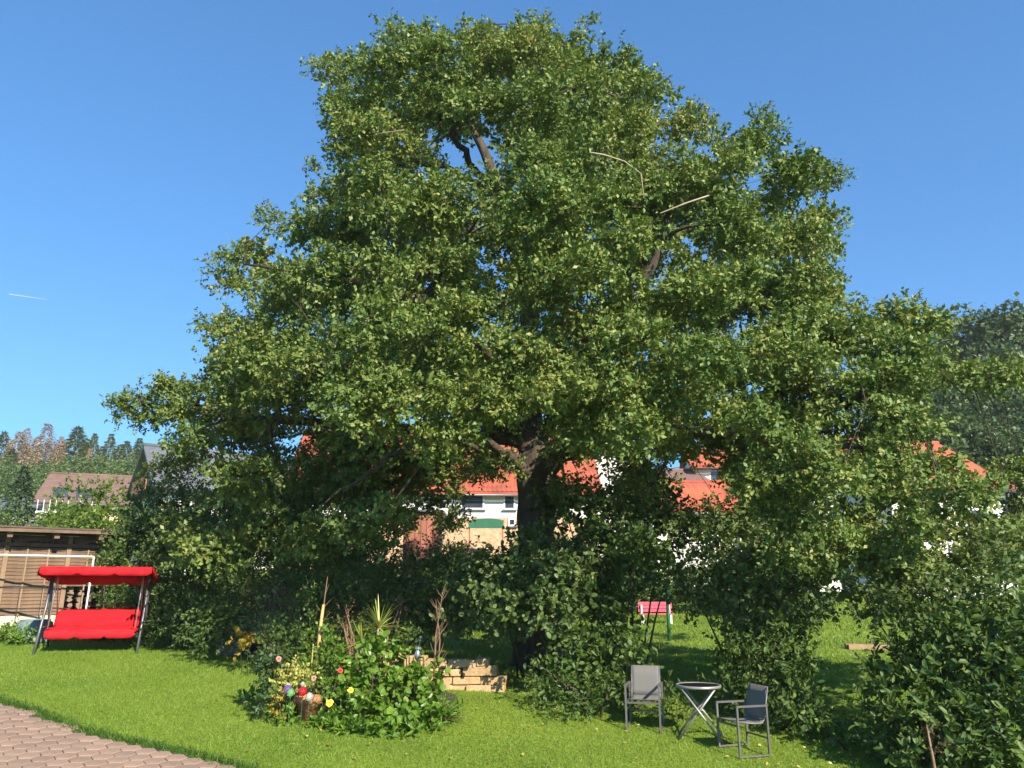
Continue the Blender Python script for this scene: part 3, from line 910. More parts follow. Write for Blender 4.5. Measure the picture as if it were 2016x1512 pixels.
def house(name, label, loc, rz, w, d, he, hr, axis='x', wall='white_wall', roof='red_tile', over=0.4, plinth=None, windows=(), tiles=True, chimney=None, sink=2.5, cat='house', skylights=()):
    """front wall at local y = 0 facing -y; ridge along axis"""
    t = thing(name, label, cat, loc, rz)
    wl_ = MB()
    if axis == 'x':
        prof = [(0, -sink), (d, -sink), (d, he), (d / 2, hr), (0, he)]
        vs = [(x, y, z) for x in (-w / 2, w / 2) for y, z in prof]
    else:
        prof = [(-w / 2, -sink), (w / 2, -sink), (w / 2, he), (0, hr), (-w / 2, he)]
        vs = [(x, y, z) for y in (0, d) for x, z in prof]
    fs = [tuple(range(5)), tuple(range(9, 4, -1))] + [(i, (i + 1) % 5, (i + 1) % 5 + 5, i + 5) for i in range(5)]
    wl_.add(vs, fs).build('wall', MATS[wall], t, local=True)
    if plinth:
        h, m_ = plinth
        MB().box(-w / 2 - .05, w / 2 + .05, -.05, d + .05, -sink, h).build('plinth', MATS[m_], t, local=True)
    rf = MB()
    th = 0.16
    if axis == 'x':
        sl = (hr - he) / (d / 2)
        for s in (0, 1):
            y0 = -over if s == 0 else d + over
            z0 = he - over * sl
            A = [(-w / 2 - over, y0, z0), (w / 2 + over, y0, z0), (w / 2 + over, d / 2, hr), (-w / 2 - over, d / 2, hr)]
            rf.hexa([Vector(v) + Vector((0, 0, .02)) for v in A] + [Vector(v) + Vector((0, 0, th)) for v in A])
        front = [(-w / 2 - over, -over, he - over * sl + th), (w / 2 + over, -over, he - over * sl + th), (w / 2 + over, d / 2, hr + th), (-w / 2 - over, d / 2, hr + th)]
        faces_ = [front]
        ridge = [(-w / 2 - over, d / 2, hr + th), (w / 2 + over, d / 2, hr + th)]
        run = math.hypot(d / 2, hr - he); length = w
    else:
        sl = (hr - he) / (w / 2)
        faces_ = []
        for s in (-1, 1):
            x0 = s * (w / 2 + over); z0 = he - over * sl
            A = [(x0, -over, z0), (x0, d + over, z0), (0, d + over, hr), (0, -over, hr)]
            rf.hexa([Vector(v) + Vector((0, 0, .02)) for v in A] + [Vector(v) + Vector((0, 0, th)) for v in A])
            B = [Vector(v) + Vector((0, 0, th)) for v in A]
            faces_.append(B if s > 0 else [B[1], B[0], B[3], B[2]])
        ridge = [(0, -over, hr + th), (0, d + over, hr + th)]
        run = math.hypot(w / 2, hr - he); length = d
    ro = rf.build('roof', MATS[roof], t, local=True)
    if tiles:
        tm = MB()
        for A in faces_:
            tile_sheet(tm, *A, max(6, int(length / 0.24)), max(4, int(run / 0.36)))
        ts = tm.build('roof_tiles', MATS[roof], ro, True, local=True)
        ts['kind'] = 'stuff'
    MB().tube(ridge, 0.12, 8).build('ridge_cap', MATS[roof], ro, True, local=True)
    if axis == 'x':
        MB().tube([(-w / 2 - over, -over - .07, he - over * sl - .02), (w / 2 + over, -over - .07, he - over * sl - .02)], .065, 8).build('gutter', MATS['swing_metal'], ro, True, local=True)
        MB().tube([(w / 2 - .12, -over - .06, he - over * sl - .05), (w / 2 - .12, -.1, he - over * sl - .5), (w / 2 - .12, -.1, -.5)], .045, 7).build('downpipe', MATS['swing_metal'], t, True, local=True)
    if chimney:
        cx, cy, cz0, cz1 = chimney
        MB().box(cx - .3, cx + .3, cy - .3, cy + .3, cz0, cz1).box(cx - .36, cx + .36, cy - .36, cy + .36, cz1, cz1 + .1).build('chimney', MATS['stone_clad'], ro, local=True)
    for (x, z, ww, hh) in windows:
        fr = MB()
        y = -0.06 - (0.05 if plinth and z < plinth[0] else 0)
        f = 0.09
        fr.box(x - ww / 2, x + ww / 2, y, .05, z, z + f).box(x - ww / 2, x + ww / 2, y, .05, z + hh - f, z + hh)
        fr.box(x - ww / 2, x - ww / 2 + f, y, .05, z + f, z + hh - f).box(x + ww / 2 - f, x + ww / 2, y, .05, z + f, z + hh - f)
        wo = fr.build('window', MATS['white_paint'], t, local=True)
        MB().box(x - ww / 2 + f, x + ww / 2 - f, y + .03, y + .05, z + f, z + hh - f).build('pane', MATS['window_glass'], wo, local=True)
        MB().box(x - ww / 2 - .08, x + ww / 2 + .08, y - .08, y, z - .06, z).build('sill', MATS['slate'], wo, local=True)
    return t

def floor_at(px, Y):
    p = at(px, 1100, Y)
    return Vector((p.x, Y, gz(p.x, Y)))

def zrel(loc, px, py):
    """height over a house's base of a spot seen at its distance"""
    return at(px, py, loc.y).z - loc.z

# long white house with red roof behind the trunk
L = floor_at(870, 42)
he = zrel(L, 980, 963); pl = zrel(L, 980, 1019)
h1 = house('red_roof_house', 'long white house with red tiled roof and stone clad base behind the trunk', L, 0.05, 16.6, 9, he, he + 3.9, 'x', plinth=(pl, 'stone_clad'),
           windows=[(at(1003, 990, 42).x - L.x, zrel(L, 1000, 1003), .65, .95), (at(1008, 1030, 42).x - L.x, zrel(L, 1008, 1036), .42, .45), (at(930, 990, 42).x - L.x, zrel(L, 930, 1003), 1.3, .95), (at(700, 985, 42).x - L.x, zrel(L, 700, 1000), 1.2, .95), (-6.5, zrel(L, 600, 1000), 1.1, .95)], chimney=(3.2, 4.0, he + 2.6, he + 4.4))
def awning():
    p0, p1 = at(925, 1040, 40), at(992, 1040, 40)
    t = thing('terrace_awning', 'green fabric awning on slim posts before the stone clad base', 'awning', (p0.x, p0.y, gz(p0.x, p0.y)))
    zt = at(950, 1022, 40).z
    zb_ = at(950, 1044, 40).z
    m = MB()
    n = 8
    vs = []
    for i in range(n + 1):
        u = i / n
        x = p0.x + (p1.x - p0.x) * u
        top = zt - 0.10 * abs(2 * u - 1) ** 3
        vs += [(x, 38.6, zb_), (x, 38.6, top - .12), (x, 40.2, top + .05), (x, 40.2, top + .01), (x, 38.64, top - .16), (x, 38.64, zb_)]
    fs = []
    for i in range(n):
        for k in range(6):
            fs.append((i * 6 + k, i * 6 + (k + 1) % 6, i * 6 + 6 + (k + 1) % 6, i * 6 + 6 + k))
    m.add(vs, fs).build('cover', MATS['awning_green'], t)
    for x in (p0.x + .05, p1.x - .05):
        MB().bar((x, 38.7, gz(x, 38.7) - .1), (x, 38.7, zt - .42), .07).build('post', MATS['rust_wood'], t)
awning()
# white gabled house right of the trunk
L = floor_at(1215, 46)
house('gable_house', 'narrow white gabled house with red roof right of the trunk', L, -0.12, 4.2, 9, zrel(L, 1200, 935), zrel(L, 1200, 868), 'y', windows=[(0.3, zrel(L, 1215, 975), .9, 1.0)])
# low garage with a red tile roof
L = floor_at(1375, 32)
house('garage', 'low white outbuilding with bright red tiled roof behind the bushes', L, 0.0, 3.6, 4.6, zrel(L, 1375, 1002), zrel(L, 1375, 1002) + 1.25, 'x', windows=[(0.7, zrel(L, 1410, 1045), .6, .5)], cat='outbuilding')
# brown roofed house behind the garage
L = floor_at(1325, 52)
house('brown_roof_house', 'cream house with brown roof above the low red outbuilding', L, 0.1, 6.0, 8, zrel(L, 1325, 960), zrel(L, 1325, 912), 'x', wall='cream_wall', roof='brown_tile', tiles=False)
# white house with red roof further up
L = floor_at(1455, 55)
house('hill_house', 'white house with red roof standing between two garden trees uphill', L, -0.1, 5.2, 8, zrel(L, 1455, 918), zrel(L, 1455, 866), 'x', windows=[(-1.2, zrel(L, 1420, 955), .9, 1.1)])
# big house at the right
L = floor_at(1885, 31)
t = house('corner_house', 'big white house with steep red tiled roof beyond the hanging boughs', L, 0.12, 5.0, 8, zrel(L, 1900, 958), zrel(L, 1900, 838) - .1, 'x', over=.3, windows=[(1.2, zrel(L, 1960, 1060), .9, 1.2), (-1.0, zrel(L, 1850, 1060), 1.2, 1.2), (0.2, zrel(L, 1900, 1120), 1.0, 1.0)])
L = floor_at(1705, 33)
house('wing_house', 'white house wing with red roof half hidden in leaves', L, 0.05, 6.2, 9, zrel(L, 1700, 925), zrel(L, 1700, 828), 'x', windows=[(-1.5, zrel(L, 1640, 1000), 1.0, 1.2), (1.4, zrel(L, 1760, 1000), 1.0, 1.2)], chimney=(2.6, 4.2, 6.0, zrel(L, 1700, 815)))
# slate house with the wooden gable on the left
L = floor_at(436, 40)
he = zrel(L, 400, 958)
t = house('slate_house', 'white house with slate roof and orange wooden gable balcony', L, 0.62, 6.4, 6.2, he, he + 2.1, 'x', roof='slate', tiles=False, over=.55, windows=[(-1.2, he - 1.5, 1.0, 1.1), (1.4, he - 1.5, 1.0, 1.1)])
m = MB()
xw = -3.2
m.add([(xw - .03, .9, he - .1), (xw - .03, 5.3, he - .1), (xw - .03, 3.1, he + 1.75)], [(0, 1, 2)])
m.add([(xw - .06, .9, he - .1), (xw - .06, 5.3, he - .1), (xw - .06, 3.1, he + 1.75)], [(0, 2, 1)]).build('gable_cladding', MATS['cream_wall'], t, local=True)
for k in range(9):
    y0 = 1.2 + k * .42
    MB().box(xw - .55, xw - .5, y0, y0 + .38, he - .35, he + .42).build('balcony_board', MATS['orange_wood'], t, local=True)
MB().box(xw - .6, xw, 1.1, 5.1, he - .45, he - .35).build('balcony_floor', MATS['dark_wood'], t, local=True)
MB().box(xw - .12, xw - .05, 1.6, 4.6, he + .75, he + .87).build('tie_beam', MATS['dark_wood'], t, local=True)
# brown hipped house far left
L = floor_at(150, 60)
he = zrel(L, 110, 984)
t = house('hillside_house', 'distant house with brown tiled roof, skylight and white balcony', L, 0.35, 5.4, 8, he, zrel(L, 150, 926), 'x', wall='cream_wall', roof='brown_tile', tiles=False, over=.7)
MB().box(-1.8, -.6, .95, 1.9, he + .78, he + .84).build('skylight', MATS['window_glass'], t, local=True).rotation_euler = (0.0, 0, 0)
bz_ = zrel(L, 110, 1014)
MB().box(-2.9, .8, -1.5, 0, bz_ - .12, bz_ + .1).build('balcony', MATS['white_paint'], t, local=True)
for k in range(10):
    MB().box(-2.85 + k * .4, -2.81 + k * .4, -1.48, -1.44, bz_ + .1, bz_ + .95).build('baluster', MATS['white_paint'], t, local=True)
MB().box(-2.9, .8, -1.5, -1.42, bz_ + .95, bz_ + 1.02).build('rail', MATS['swing_metal'], t, local=True)
MB().box(-2.2, -1.2, -.05, .02, bz_ + .1, bz_ + 2.0).build('balcony_door', MATS['window_glass'], t, local=True)
MB().box(-.6, .6, -.05, .02, bz_ + .9, bz_ + 2.0).build('window', MATS['window_glass'], t, local=True)
L = floor_at(-10, 64)
house('blue_roof_house', 'small distant house with bluish slate roof at the forest edge', L, 0.1, 4.0, 6, zrel(L, 0, 1002), zrel(L, 0, 978), 'x', roof='slate', tiles=False)
# rust brown garden shed in the middle
L = floor_at(822, 29)
t = thing('garden_shed', 'rust brown timber garden shed with flat grey roof behind the hedge', 'shed', L, 0.0)
zt = zrel(L, 822, 1004)
MB().box(-.55, .75, 0, 1.6, -.3, zt - .08).build('wall', MATS['dark_wood'], t, local=True)
for k in range(6):
    MB().box(-.55 + k * .217, -.55 + k * .217 + .2, -.03, -.003, -.2, zt - .1).build('board', MATS['rust_wood'], t, local=True)
MB().box(-.7, .9, -.2, 1.8, zt - .08, zt).build('roof', MATS['slate'], t, local=True)

# ---------------------------------------------------------------- trees on the slopes
def spruce_mesh(name, h, r, material, n=2600, droop=0.35, seed=1, thin=1.0):
    g_ = np.random.default_rng(seed)
    zf = g_.random(n) ** 0.8                       # more low down
    tier = np.round(zf * 22) / 22 + g_.normal(size=n) * 0.012
    z = np.clip(tier, 0.01, 0.995)
    ang = g_.random(n) * 2 * math.pi
    amp = 1 + 0.25 * np.sin(ang * 3 + z * 14) + 0.15 * np.sin(ang * 7 + z * 31)
    rad = r * (1 - z) ** 0.85 * (0.25 + 0.75 * g_.random(n) ** 0.6) * amp + 0.05
    out = np.c_[np.cos(ang), np.sin(ang), np.zeros(n)]
    P = np.c_[out[:, :2] * rad[:, None], (0.06 + 0.94 * z) * h - rad * droop * 0.6]
    D = unit(out + g_.normal(size=(n, 3)) * 0.35 + np.array([0, 0, -droop]))
    N = unit(np.array([0, 0, 1]) + g_.normal(size=(n, 3)) * 0.4)
    L_ = (0.30 + 0.5 * (1 - z)) * h / 17 * (0.5 + 1.0 * g_.random(n) ** 2) * 1.5
    F = dict(P=P, D=D, N=N, L=L_, W=L_ * 0.34 * thin, rnd=np.clip(0.4 * amp - .1 + 0.5 * g_.random(n), 0, 1))
    return leaf_mesh(name, F, material, simple=True)

def trunk_mesh(h, r):
    return MB().tube([(0, 0, -1), (0, 0, h * .5), (0, 0, h)], [r, r * .6, .02], 7).mesh('trunk', MATS['bark'])

def put_tree(name, label, meshes, loc, s, rz, group=None, sz=None):
    t = thing(name, label, 'tree', loc, rz, group)
    t.scale = (s, s, sz or s)
    link_mesh('trunk', meshes[0], t)
    c = link_mesh('crown', meshes[1], t); c['kind'] = 'stuff'
    return t
TR = trunk_mesh(14, .22)
SG = [spruce_mesh('crown', 17, 3.6, MATS['spruce_green'], 4200, seed=s) for s in (1, 2)]
SD = [spruce_mesh('crown', 17, 3.4, MATS['spruce_dead'], 4200, 0.3, seed=s, thin=.55) for s in (4, 5)]
SBL = spruce_mesh('crown', 17, 4.4, MATS['spruce_blue'], 5200, 0.25, seed=8)

def top_tree(px, py, Y, h0, lowest=None):
    """base and scale of a tree whose tip is seen at px, py"""
    p = at(px, py, Y); b = gz(p.x, Y)
    return Vector((p.x, Y, b - 0.3)), (p.z - b) / h0
_r = random.Random(21)
for i, (px, py, Y, wd) in enumerate([(150, 836, 126, 1.5), (176, 862, 136, 1.1), (194, 850, 132, .9), (222, 850, 128, 1.0), (10, 846, 134, 1.2), (252, 864, 138, 1.2), (278, 860, 126, 1.1), (312, 866, 133, 1.2), (345, 868, 128, 1.1), (-40, 850, 130, 1.2), (238, 872, 118, 1.3), (132, 866, 134, 1.0), (164, 868, 118, 1.3), (206, 874, 116, 1.2), (268, 880, 114, 1.2), (20, 878, 116, 1.3), (330, 884, 112, 1.2)]):
    loc, s = top_tree(px, py, Y, 17)
    o = put_tree('spruce_tree', 'dark green spruce standing in the row along the forest skyline', (TR, SG[i % 2]), loc, s, i * 1.3, 'green spruces on the forest skyline', s)
    o.scale = (s * wd, s * wd, s); o.rotation_euler = (_r.uniform(-.04, .04), _r.uniform(-.04, .04), i * 1.3)
for i, (px, py, Y, wd) in enumerate([(40, 846, 127, 1.3), (62, 842, 130, 1.1), (74, 856, 128, 1.2), (105, 832, 126, 1.3), (88, 860, 123, 1.2), (30, 862, 124, 1.1), (120, 856, 124, 1.0), (168, 878, 120, 1.0), (52, 868, 119, 1.3), (112, 872, 117, 1.4), (292, 874, 122, 1.0), (70, 878, 114, 1.3), (184, 880, 116, .8)]):
    loc, s = top_tree(px, py, Y, 17)
    o = put_tree('dead_spruce', 'dead brown spruce among the green trees on the forest skyline', (TR, SD[i % 2]), loc, s, i * 2.1, 'dead brown spruces on the forest skyline', s)
    o.scale = (s * wd, s * wd, s); o.rotation_euler = (_r.uniform(-.05, .05), _r.uniform(-.05, .05), i * 2.1)

def crown_mesh(h, w, material, seed, n_blobs=16, twigs=7, leaf=0.42, lpt=7, lowz=0.25):
    g_ = np.random.default_rng(seed)
    bl = []
    for i in range(n_blobs):
        zz = g_.uniform(lowz, 0.95)
        rr = w * math.sqrt(max(0.05, 1 - ((zz - 0.55) / 0.5) ** 2)) * g_.uniform(.3, .8)
        a = g_.random() * 6.283
        q = g_.uniform(.28, .45) * w
        bl.append(((rr * math.cos(a), rr * math.sin(a), zz * h), (q, q, q * .8)))
    F = foliage(bl, twigs, lpt, leaf * 2.2, leaf, 0.7, shell=.4, up=.4, rng=g_)
    return leaf_mesh('crown', F, material, simple=True)
FT = [crown_mesh(14, 5, MATS['forest_leaf'], s, 20, 4.5, .46) for s in (1, 2)]
FD = [crown_mesh(14, 5.5, MATS['forest_dark'], s, 24, 6.5, .42, lowz=.12) for s in (3, 4)]
TR2 = trunk_mesh(9, .25)
k = 0
for row, (Y, py0) in enumerate([(112, 896), (100, 908), (90, 922), (80, 938), (72, 956)]):
    for j in range(8):
        px = -50 + j * 52 + (row % 2) * 26 + random.uniform(-12, 12)
        loc, s = top_tree(px, py0 + random.uniform(-10, 12), Y, 15.3)
        s = min(max(s, .5), 1.35)
        p_ = at(px, py0, Y)
        loc.z = p_.z - 15.3 * s
        o = put_tree('forest_tree', 'green broadleaf tree on the wooded hillside behind the far houses', (TR2, FT[k % 2]), loc, s, k * 1.7, 'broadleaf trees on the hillside behind the far houses')
        w_ = random.uniform(.85, 1.35); o.scale = (s * w_, s * w_, s * random.uniform(.9, 1.08))
        k += 1
for i, (px, py, Y, s) in enumerate([(1905, 622, 74, 1.15), (1985, 606, 72, 1.25), (2060, 590, 70, 1.2), (1850, 660, 80, 1.1), (1950, 680, 64, 1.0), (2040, 690, 62, 1.05), (1890, 735, 58, .9), (1990, 770, 54, .9), (1800, 720, 70, 1.0), (1930, 790, 48, .7), (2080, 780, 50, .9), (1840, 800, 46, .7), (1760, 780, 60, .9), (1985, 830, 44, .6), (2070, 880, 40, .7)]):
    p_ = at(px, py, Y); loc = Vector((p_.x, Y, p_.z - 15.3 * s))
    put_tree('hillside_tree', 'dark broadleaf tree on the steep hill above the big white house', (TR2, FD[i % 2]), loc, s, i * 2.3, 'dark trees on the hill above the big white house')

# terrain under the right hand wood is hidden; a bank carries it
# ---------------------------------------------------------------- garden trees between the houses
loc, s = top_tree(52, 905, 33, 17)
put_tree('blue_spruce', 'bluish green spruce in front of the bluish slate roofed house', (TR, SBL), loc, s, .4)
LT = [crown_mesh(7, 2.6, MATS['light_tree'], 21, 30, 16, .17, 9, .08), crown_mesh(7, 2.8, MATS['forest_leaf'], 22, 30, 16, .17, 9, .08)]
TR3 = trunk_mesh(4.5, .12)
for px, py, Y, m_, lab, wide in [
        (188, 935, 24, 0, 'yellowish green young tree rising right behind the shed roof', 1.0),
        (300, 985, 26, 0, 'light green bushy tree in front of the slate roofed house', 1.0),
        (130, 985, 27, 0, 'low light green tree below the white balcony', 1.0),
        (15, 975, 30, 1, 'mid green bush beside the bluish spruce', 1.0),
        (460, 990, 30, 1, 'green garden tree before the white wall of the slate roofed house', 1.0),
        (560, 1045, 27, 1, 'low green garden tree left of the rust brown shed', 1.0),
        (700, 1000, 30, 1, 'rounded green tree in front of the long red roofed house', 1.0),
        (900, 1055, 26, 0, 'light green bush below the green awning', 1.0),
        (1060, 1020, 30, 1, 'green tree behind the trunk near the stone clad base', 1.0),
        (1250, 940, 36, 1, 'green garden tree between the white gabled house and the brown roof', 1.0),
        (1500, 900, 38, 1, 'tall green garden tree right of the low red outbuilding', 1.0),
        (1560, 980, 28, 1, 'green garden tree left of the white house wing', 1.0),
        (2010, 1010, 24, 0, 'yellow green bush at the corner of the big white house', 1.0)]:
    loc, s = top_tree(px, py, Y, 7)
    put_tree('garden_tree', lab, (TR3, LT[m_]), loc, s, px * .01)
# hedge along the far side of the meadow
for i in range(15):
    px = 640 + i * 74
    Y = 24 + 3 * math.sin(i * 1.3) + (5 if 1180 < px < 1400 else 0)
    if 1560 < px < 1800: Y = 40
    loc, s = top_tree(px, 1085 + 14 * math.sin(i * 2.1), Y, 7)
    o = put_tree('hedge_bush', 'dark green bush in the boundary hedge at the far side of the meadow', (TR3, LT[1]), loc, s, i * 1.1, 'bushes of the hedge at the far side of the meadow')
    o.scale = (s * 1.9, s * 1.9, s)

# ---------------------------------------------------------------- shed with slatted wall on the left
def make_shed():
    A = at(-150, 1240, 16.2); B = at(232, 1225, 18.3)
    A.z = gz(A.x, A.y); B.z = gz(B.x, B.y)
    ax = Vector((B.x - A.x, B.y - A.y, 0)); W = ax.length; ang = math.atan2(ax.y, ax.x)
    t = thing('slatted_shed', 'long brown timber shed with horizontal slat panels and low pitched roof', 'shed', A, ang)
    zb = at(60, 1212, 17.2).z - A.z           # top of the pale base wall
    zt = at(60, 1078, 17.2).z - A.z           # top of the slats
    zr = at(60, 1046, 17.2).z - A.z           # eaves
    loc = lambda x, y, z: (x, y, z)
    MB().box(0, W, 0.05, 0.25, -0.6, zb).build('base_wall', MATS['base_wall'], t, local=True)
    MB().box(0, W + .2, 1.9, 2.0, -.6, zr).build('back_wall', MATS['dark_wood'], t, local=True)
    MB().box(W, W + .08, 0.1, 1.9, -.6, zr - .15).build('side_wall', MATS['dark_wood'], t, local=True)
    # posts: tall squared timbers
    npan = round(W / 1.2)
    pan = W / npan
    for i in range(npan + 1):
        x = min(i * pan, W - .05)
        MB().box(x - .045, x + .045, -.012, .1, zb, zr - .1).build('post', MATS['post_wood'], t, local=True)
    # slats, one panel after another; the last but one panel is open
    slat_me = []
    n = 19
    hs = (zt - zb) / n
    for v in range(4):
        rr = random.Random(v + 40)
        m = MB()
        x0, x1 = .05, pan - .05
        k = 6
        vs = []
        for j in range(k + 1):
            x = x0 + (x1 - x0) * j / k
            bow = 0.012 * (1 if j % 2 else -1)
            for (yy, zz) in ((0, 0), (.014, 0), (.014, hs * .86), (0, hs * .86)):
                vs.append((x, yy + bow + rr.uniform(-.002, .002), zz + rr.uniform(-.003, .003)))
        fs = []
        for j in range(k):
            for q in range(4):
                fs.append((j * 4 + q, j * 4 + (q + 1) % 4, j * 4 + 4 + (q + 1) % 4, j * 4 + 4 + q))
        fs += [(3, 2, 1, 0), tuple(k * 4 + q for q in range(4))]
        slat_me.append(m.add(vs, fs).mesh('slat', MATS['slat_wood']))
    for i in range(npan):
        for s in range(n):
            if i == npan - 1 and s < 8:
                continue
            o = link_mesh('slat', random.choice(slat_me), t)
            o.location = (i * pan, .03, zb + .01 + s * hs)
        for q in (.33, .67):
            MB().box(i * pan + pan * q - .014, i * pan + pan * q + .014, -.004, .012, zb, zt).build('batten', MATS['post_wood'], t, local=True)
    # firewood in the open panel
    x0 = (npan - 1) * pan + .1
    for r in range(6):
        for c in range(5):
            xx = x0 + .08 + c * .2 + random.uniform(-.02, .02); zz = zb + .08 + r * .12
            if zz > zb + 8 * hs: continue
            MB().tube([(xx, .16, zz), (xx + random.uniform(-.02, .02), .6, zz)], random.uniform(.05, .075), 7, rough=.15).build('log', MATS['log_wood'], t, local=True)
    # beam, wire mesh, rafters and roof
    MB().box(-.2, W + .2, -.02, .1, zt + .02, zt + .10).build('beam', MATS['beam_wood'], t, local=True)
    MB().box(-.2, W + .2, .12, .2, zr - .22, zr - .08).build('beam', MATS['beam_wood'], t, local=True)
    for i in range(npan):
        wm = MB()
        for q in range(9):
            x = i * pan + .1 + q * .125
            wm.bar((x, .0, zt + .1), (x, .0, zr - .12), .01)
        wm.bar((i * pan + .06, .0, (zt + zr) / 2), (i * pan + pan - .06, .0, (zt + zr) / 2), .01)
        wm.build('wire_panel', MATS['wire'], t, local=True)
        MB().bar((i * pan + .1, .06, zt + .1), (i * pan + .55, .06, zr - .15), .07).build('brace', MATS['beam_wood'], t, local=True)
    for i in range(int(W / .87) + 1):
        x = i * .87 + .3
        MB().bar((x, -.42, zr - .1), (x, 1.95, zr - .06), .10, .13).build('rafter', MATS['beam_wood'], t, local=True)
    MB().bar((-.4, -.5, zr - .03), (W + .35, -.5, zr + .0), .03, .07).build('fascia', MATS['beam_wood'], t, local=True)
    rf = MB()
    a = [(-.4, -.53, zr + .03), (W + .35, -.53, zr + .03), (W + .35, 2.3, zr + .05), (-.4, 2.3, zr + .05)]
    rf.hexa([Vector(v) for v in a] + [Vector(v) + Vector((0, 0, .035)) for v in a])
    rf.build('roof', MATS['bitumen'], t, local=True)
    return t
make_shed()

def make_rack():
    # white tube goal frame leaning before the shed
    a = at(-60, 1091, 16.0); b = at(185, 1096, 16.9); f = at(166, 1215, 16.6)
    fz = gz(f.x, f.y)
    t = thing('white_tube_frame', 'thin white metal tube frame standing before the slatted shed', 'frame', (f.x, f.y, fz))
    MB().tube([a, b], .02, 8).build('crossbar', MATS['white_paint'], t, True)
    MB().tube([b, (f.x, f.y, fz - .05)], .02, 8).build('upright', MATS['white_paint'], t, True)
    a2 = Vector((a.x - .1, a.y - .3, gz(a.x, a.y)))
    MB().tube([a, a2], .028, 8).build('upright', MATS['white_paint'], t, True)
    # black pipe trellis
    c = at(-60, 1156, 16.15); d = at(92, 1157, 16.6)
    t2 = thing('black_pipe_rail', 'thin black horizontal pipe with wires along the slatted shed', 'rail', (c.x, c.y, gz(c.x, c.y)))
    MB().tube([c, d], .02, 8).build('pipe', MATS['black_pipe'], t2, True)
    e = at(-60, 1200, 16.15); g_ = at(140, 1197, 16.9)
    MB().tube([e, g_], .012, 6).build('pipe', MATS['black_pipe'], t2, True)
    for u in (.05, .35, .65, .95):
        p = c.lerp(d, u)
        MB().tube([p, (p.x, p.y, gz(p.x, p.y) - .02)], .008, 5).build('wire', MATS['black_pipe'], t2)
make_rack()

def make_tub():
    p = at(66, 1250, 16.1); p.z = gz(p.x, p.y)
    t = thing('upturned_tub', 'grey green plastic tub lying upside down behind the red swing', 'tub', p)
    MB().lathe([(.0, .40), (.26, .40), (.31, .37), (.36, .02), (.40, .0), (.41, .02)], 24, p).build('shell', MATS['tub_grey'], t, True)
    MB().lathe([(.26, .40), (.27, .425), (.24, .425), (.23, .40)], 24, p).build('foot_ring', MATS['tub_grey'], t, True)
make_tub()

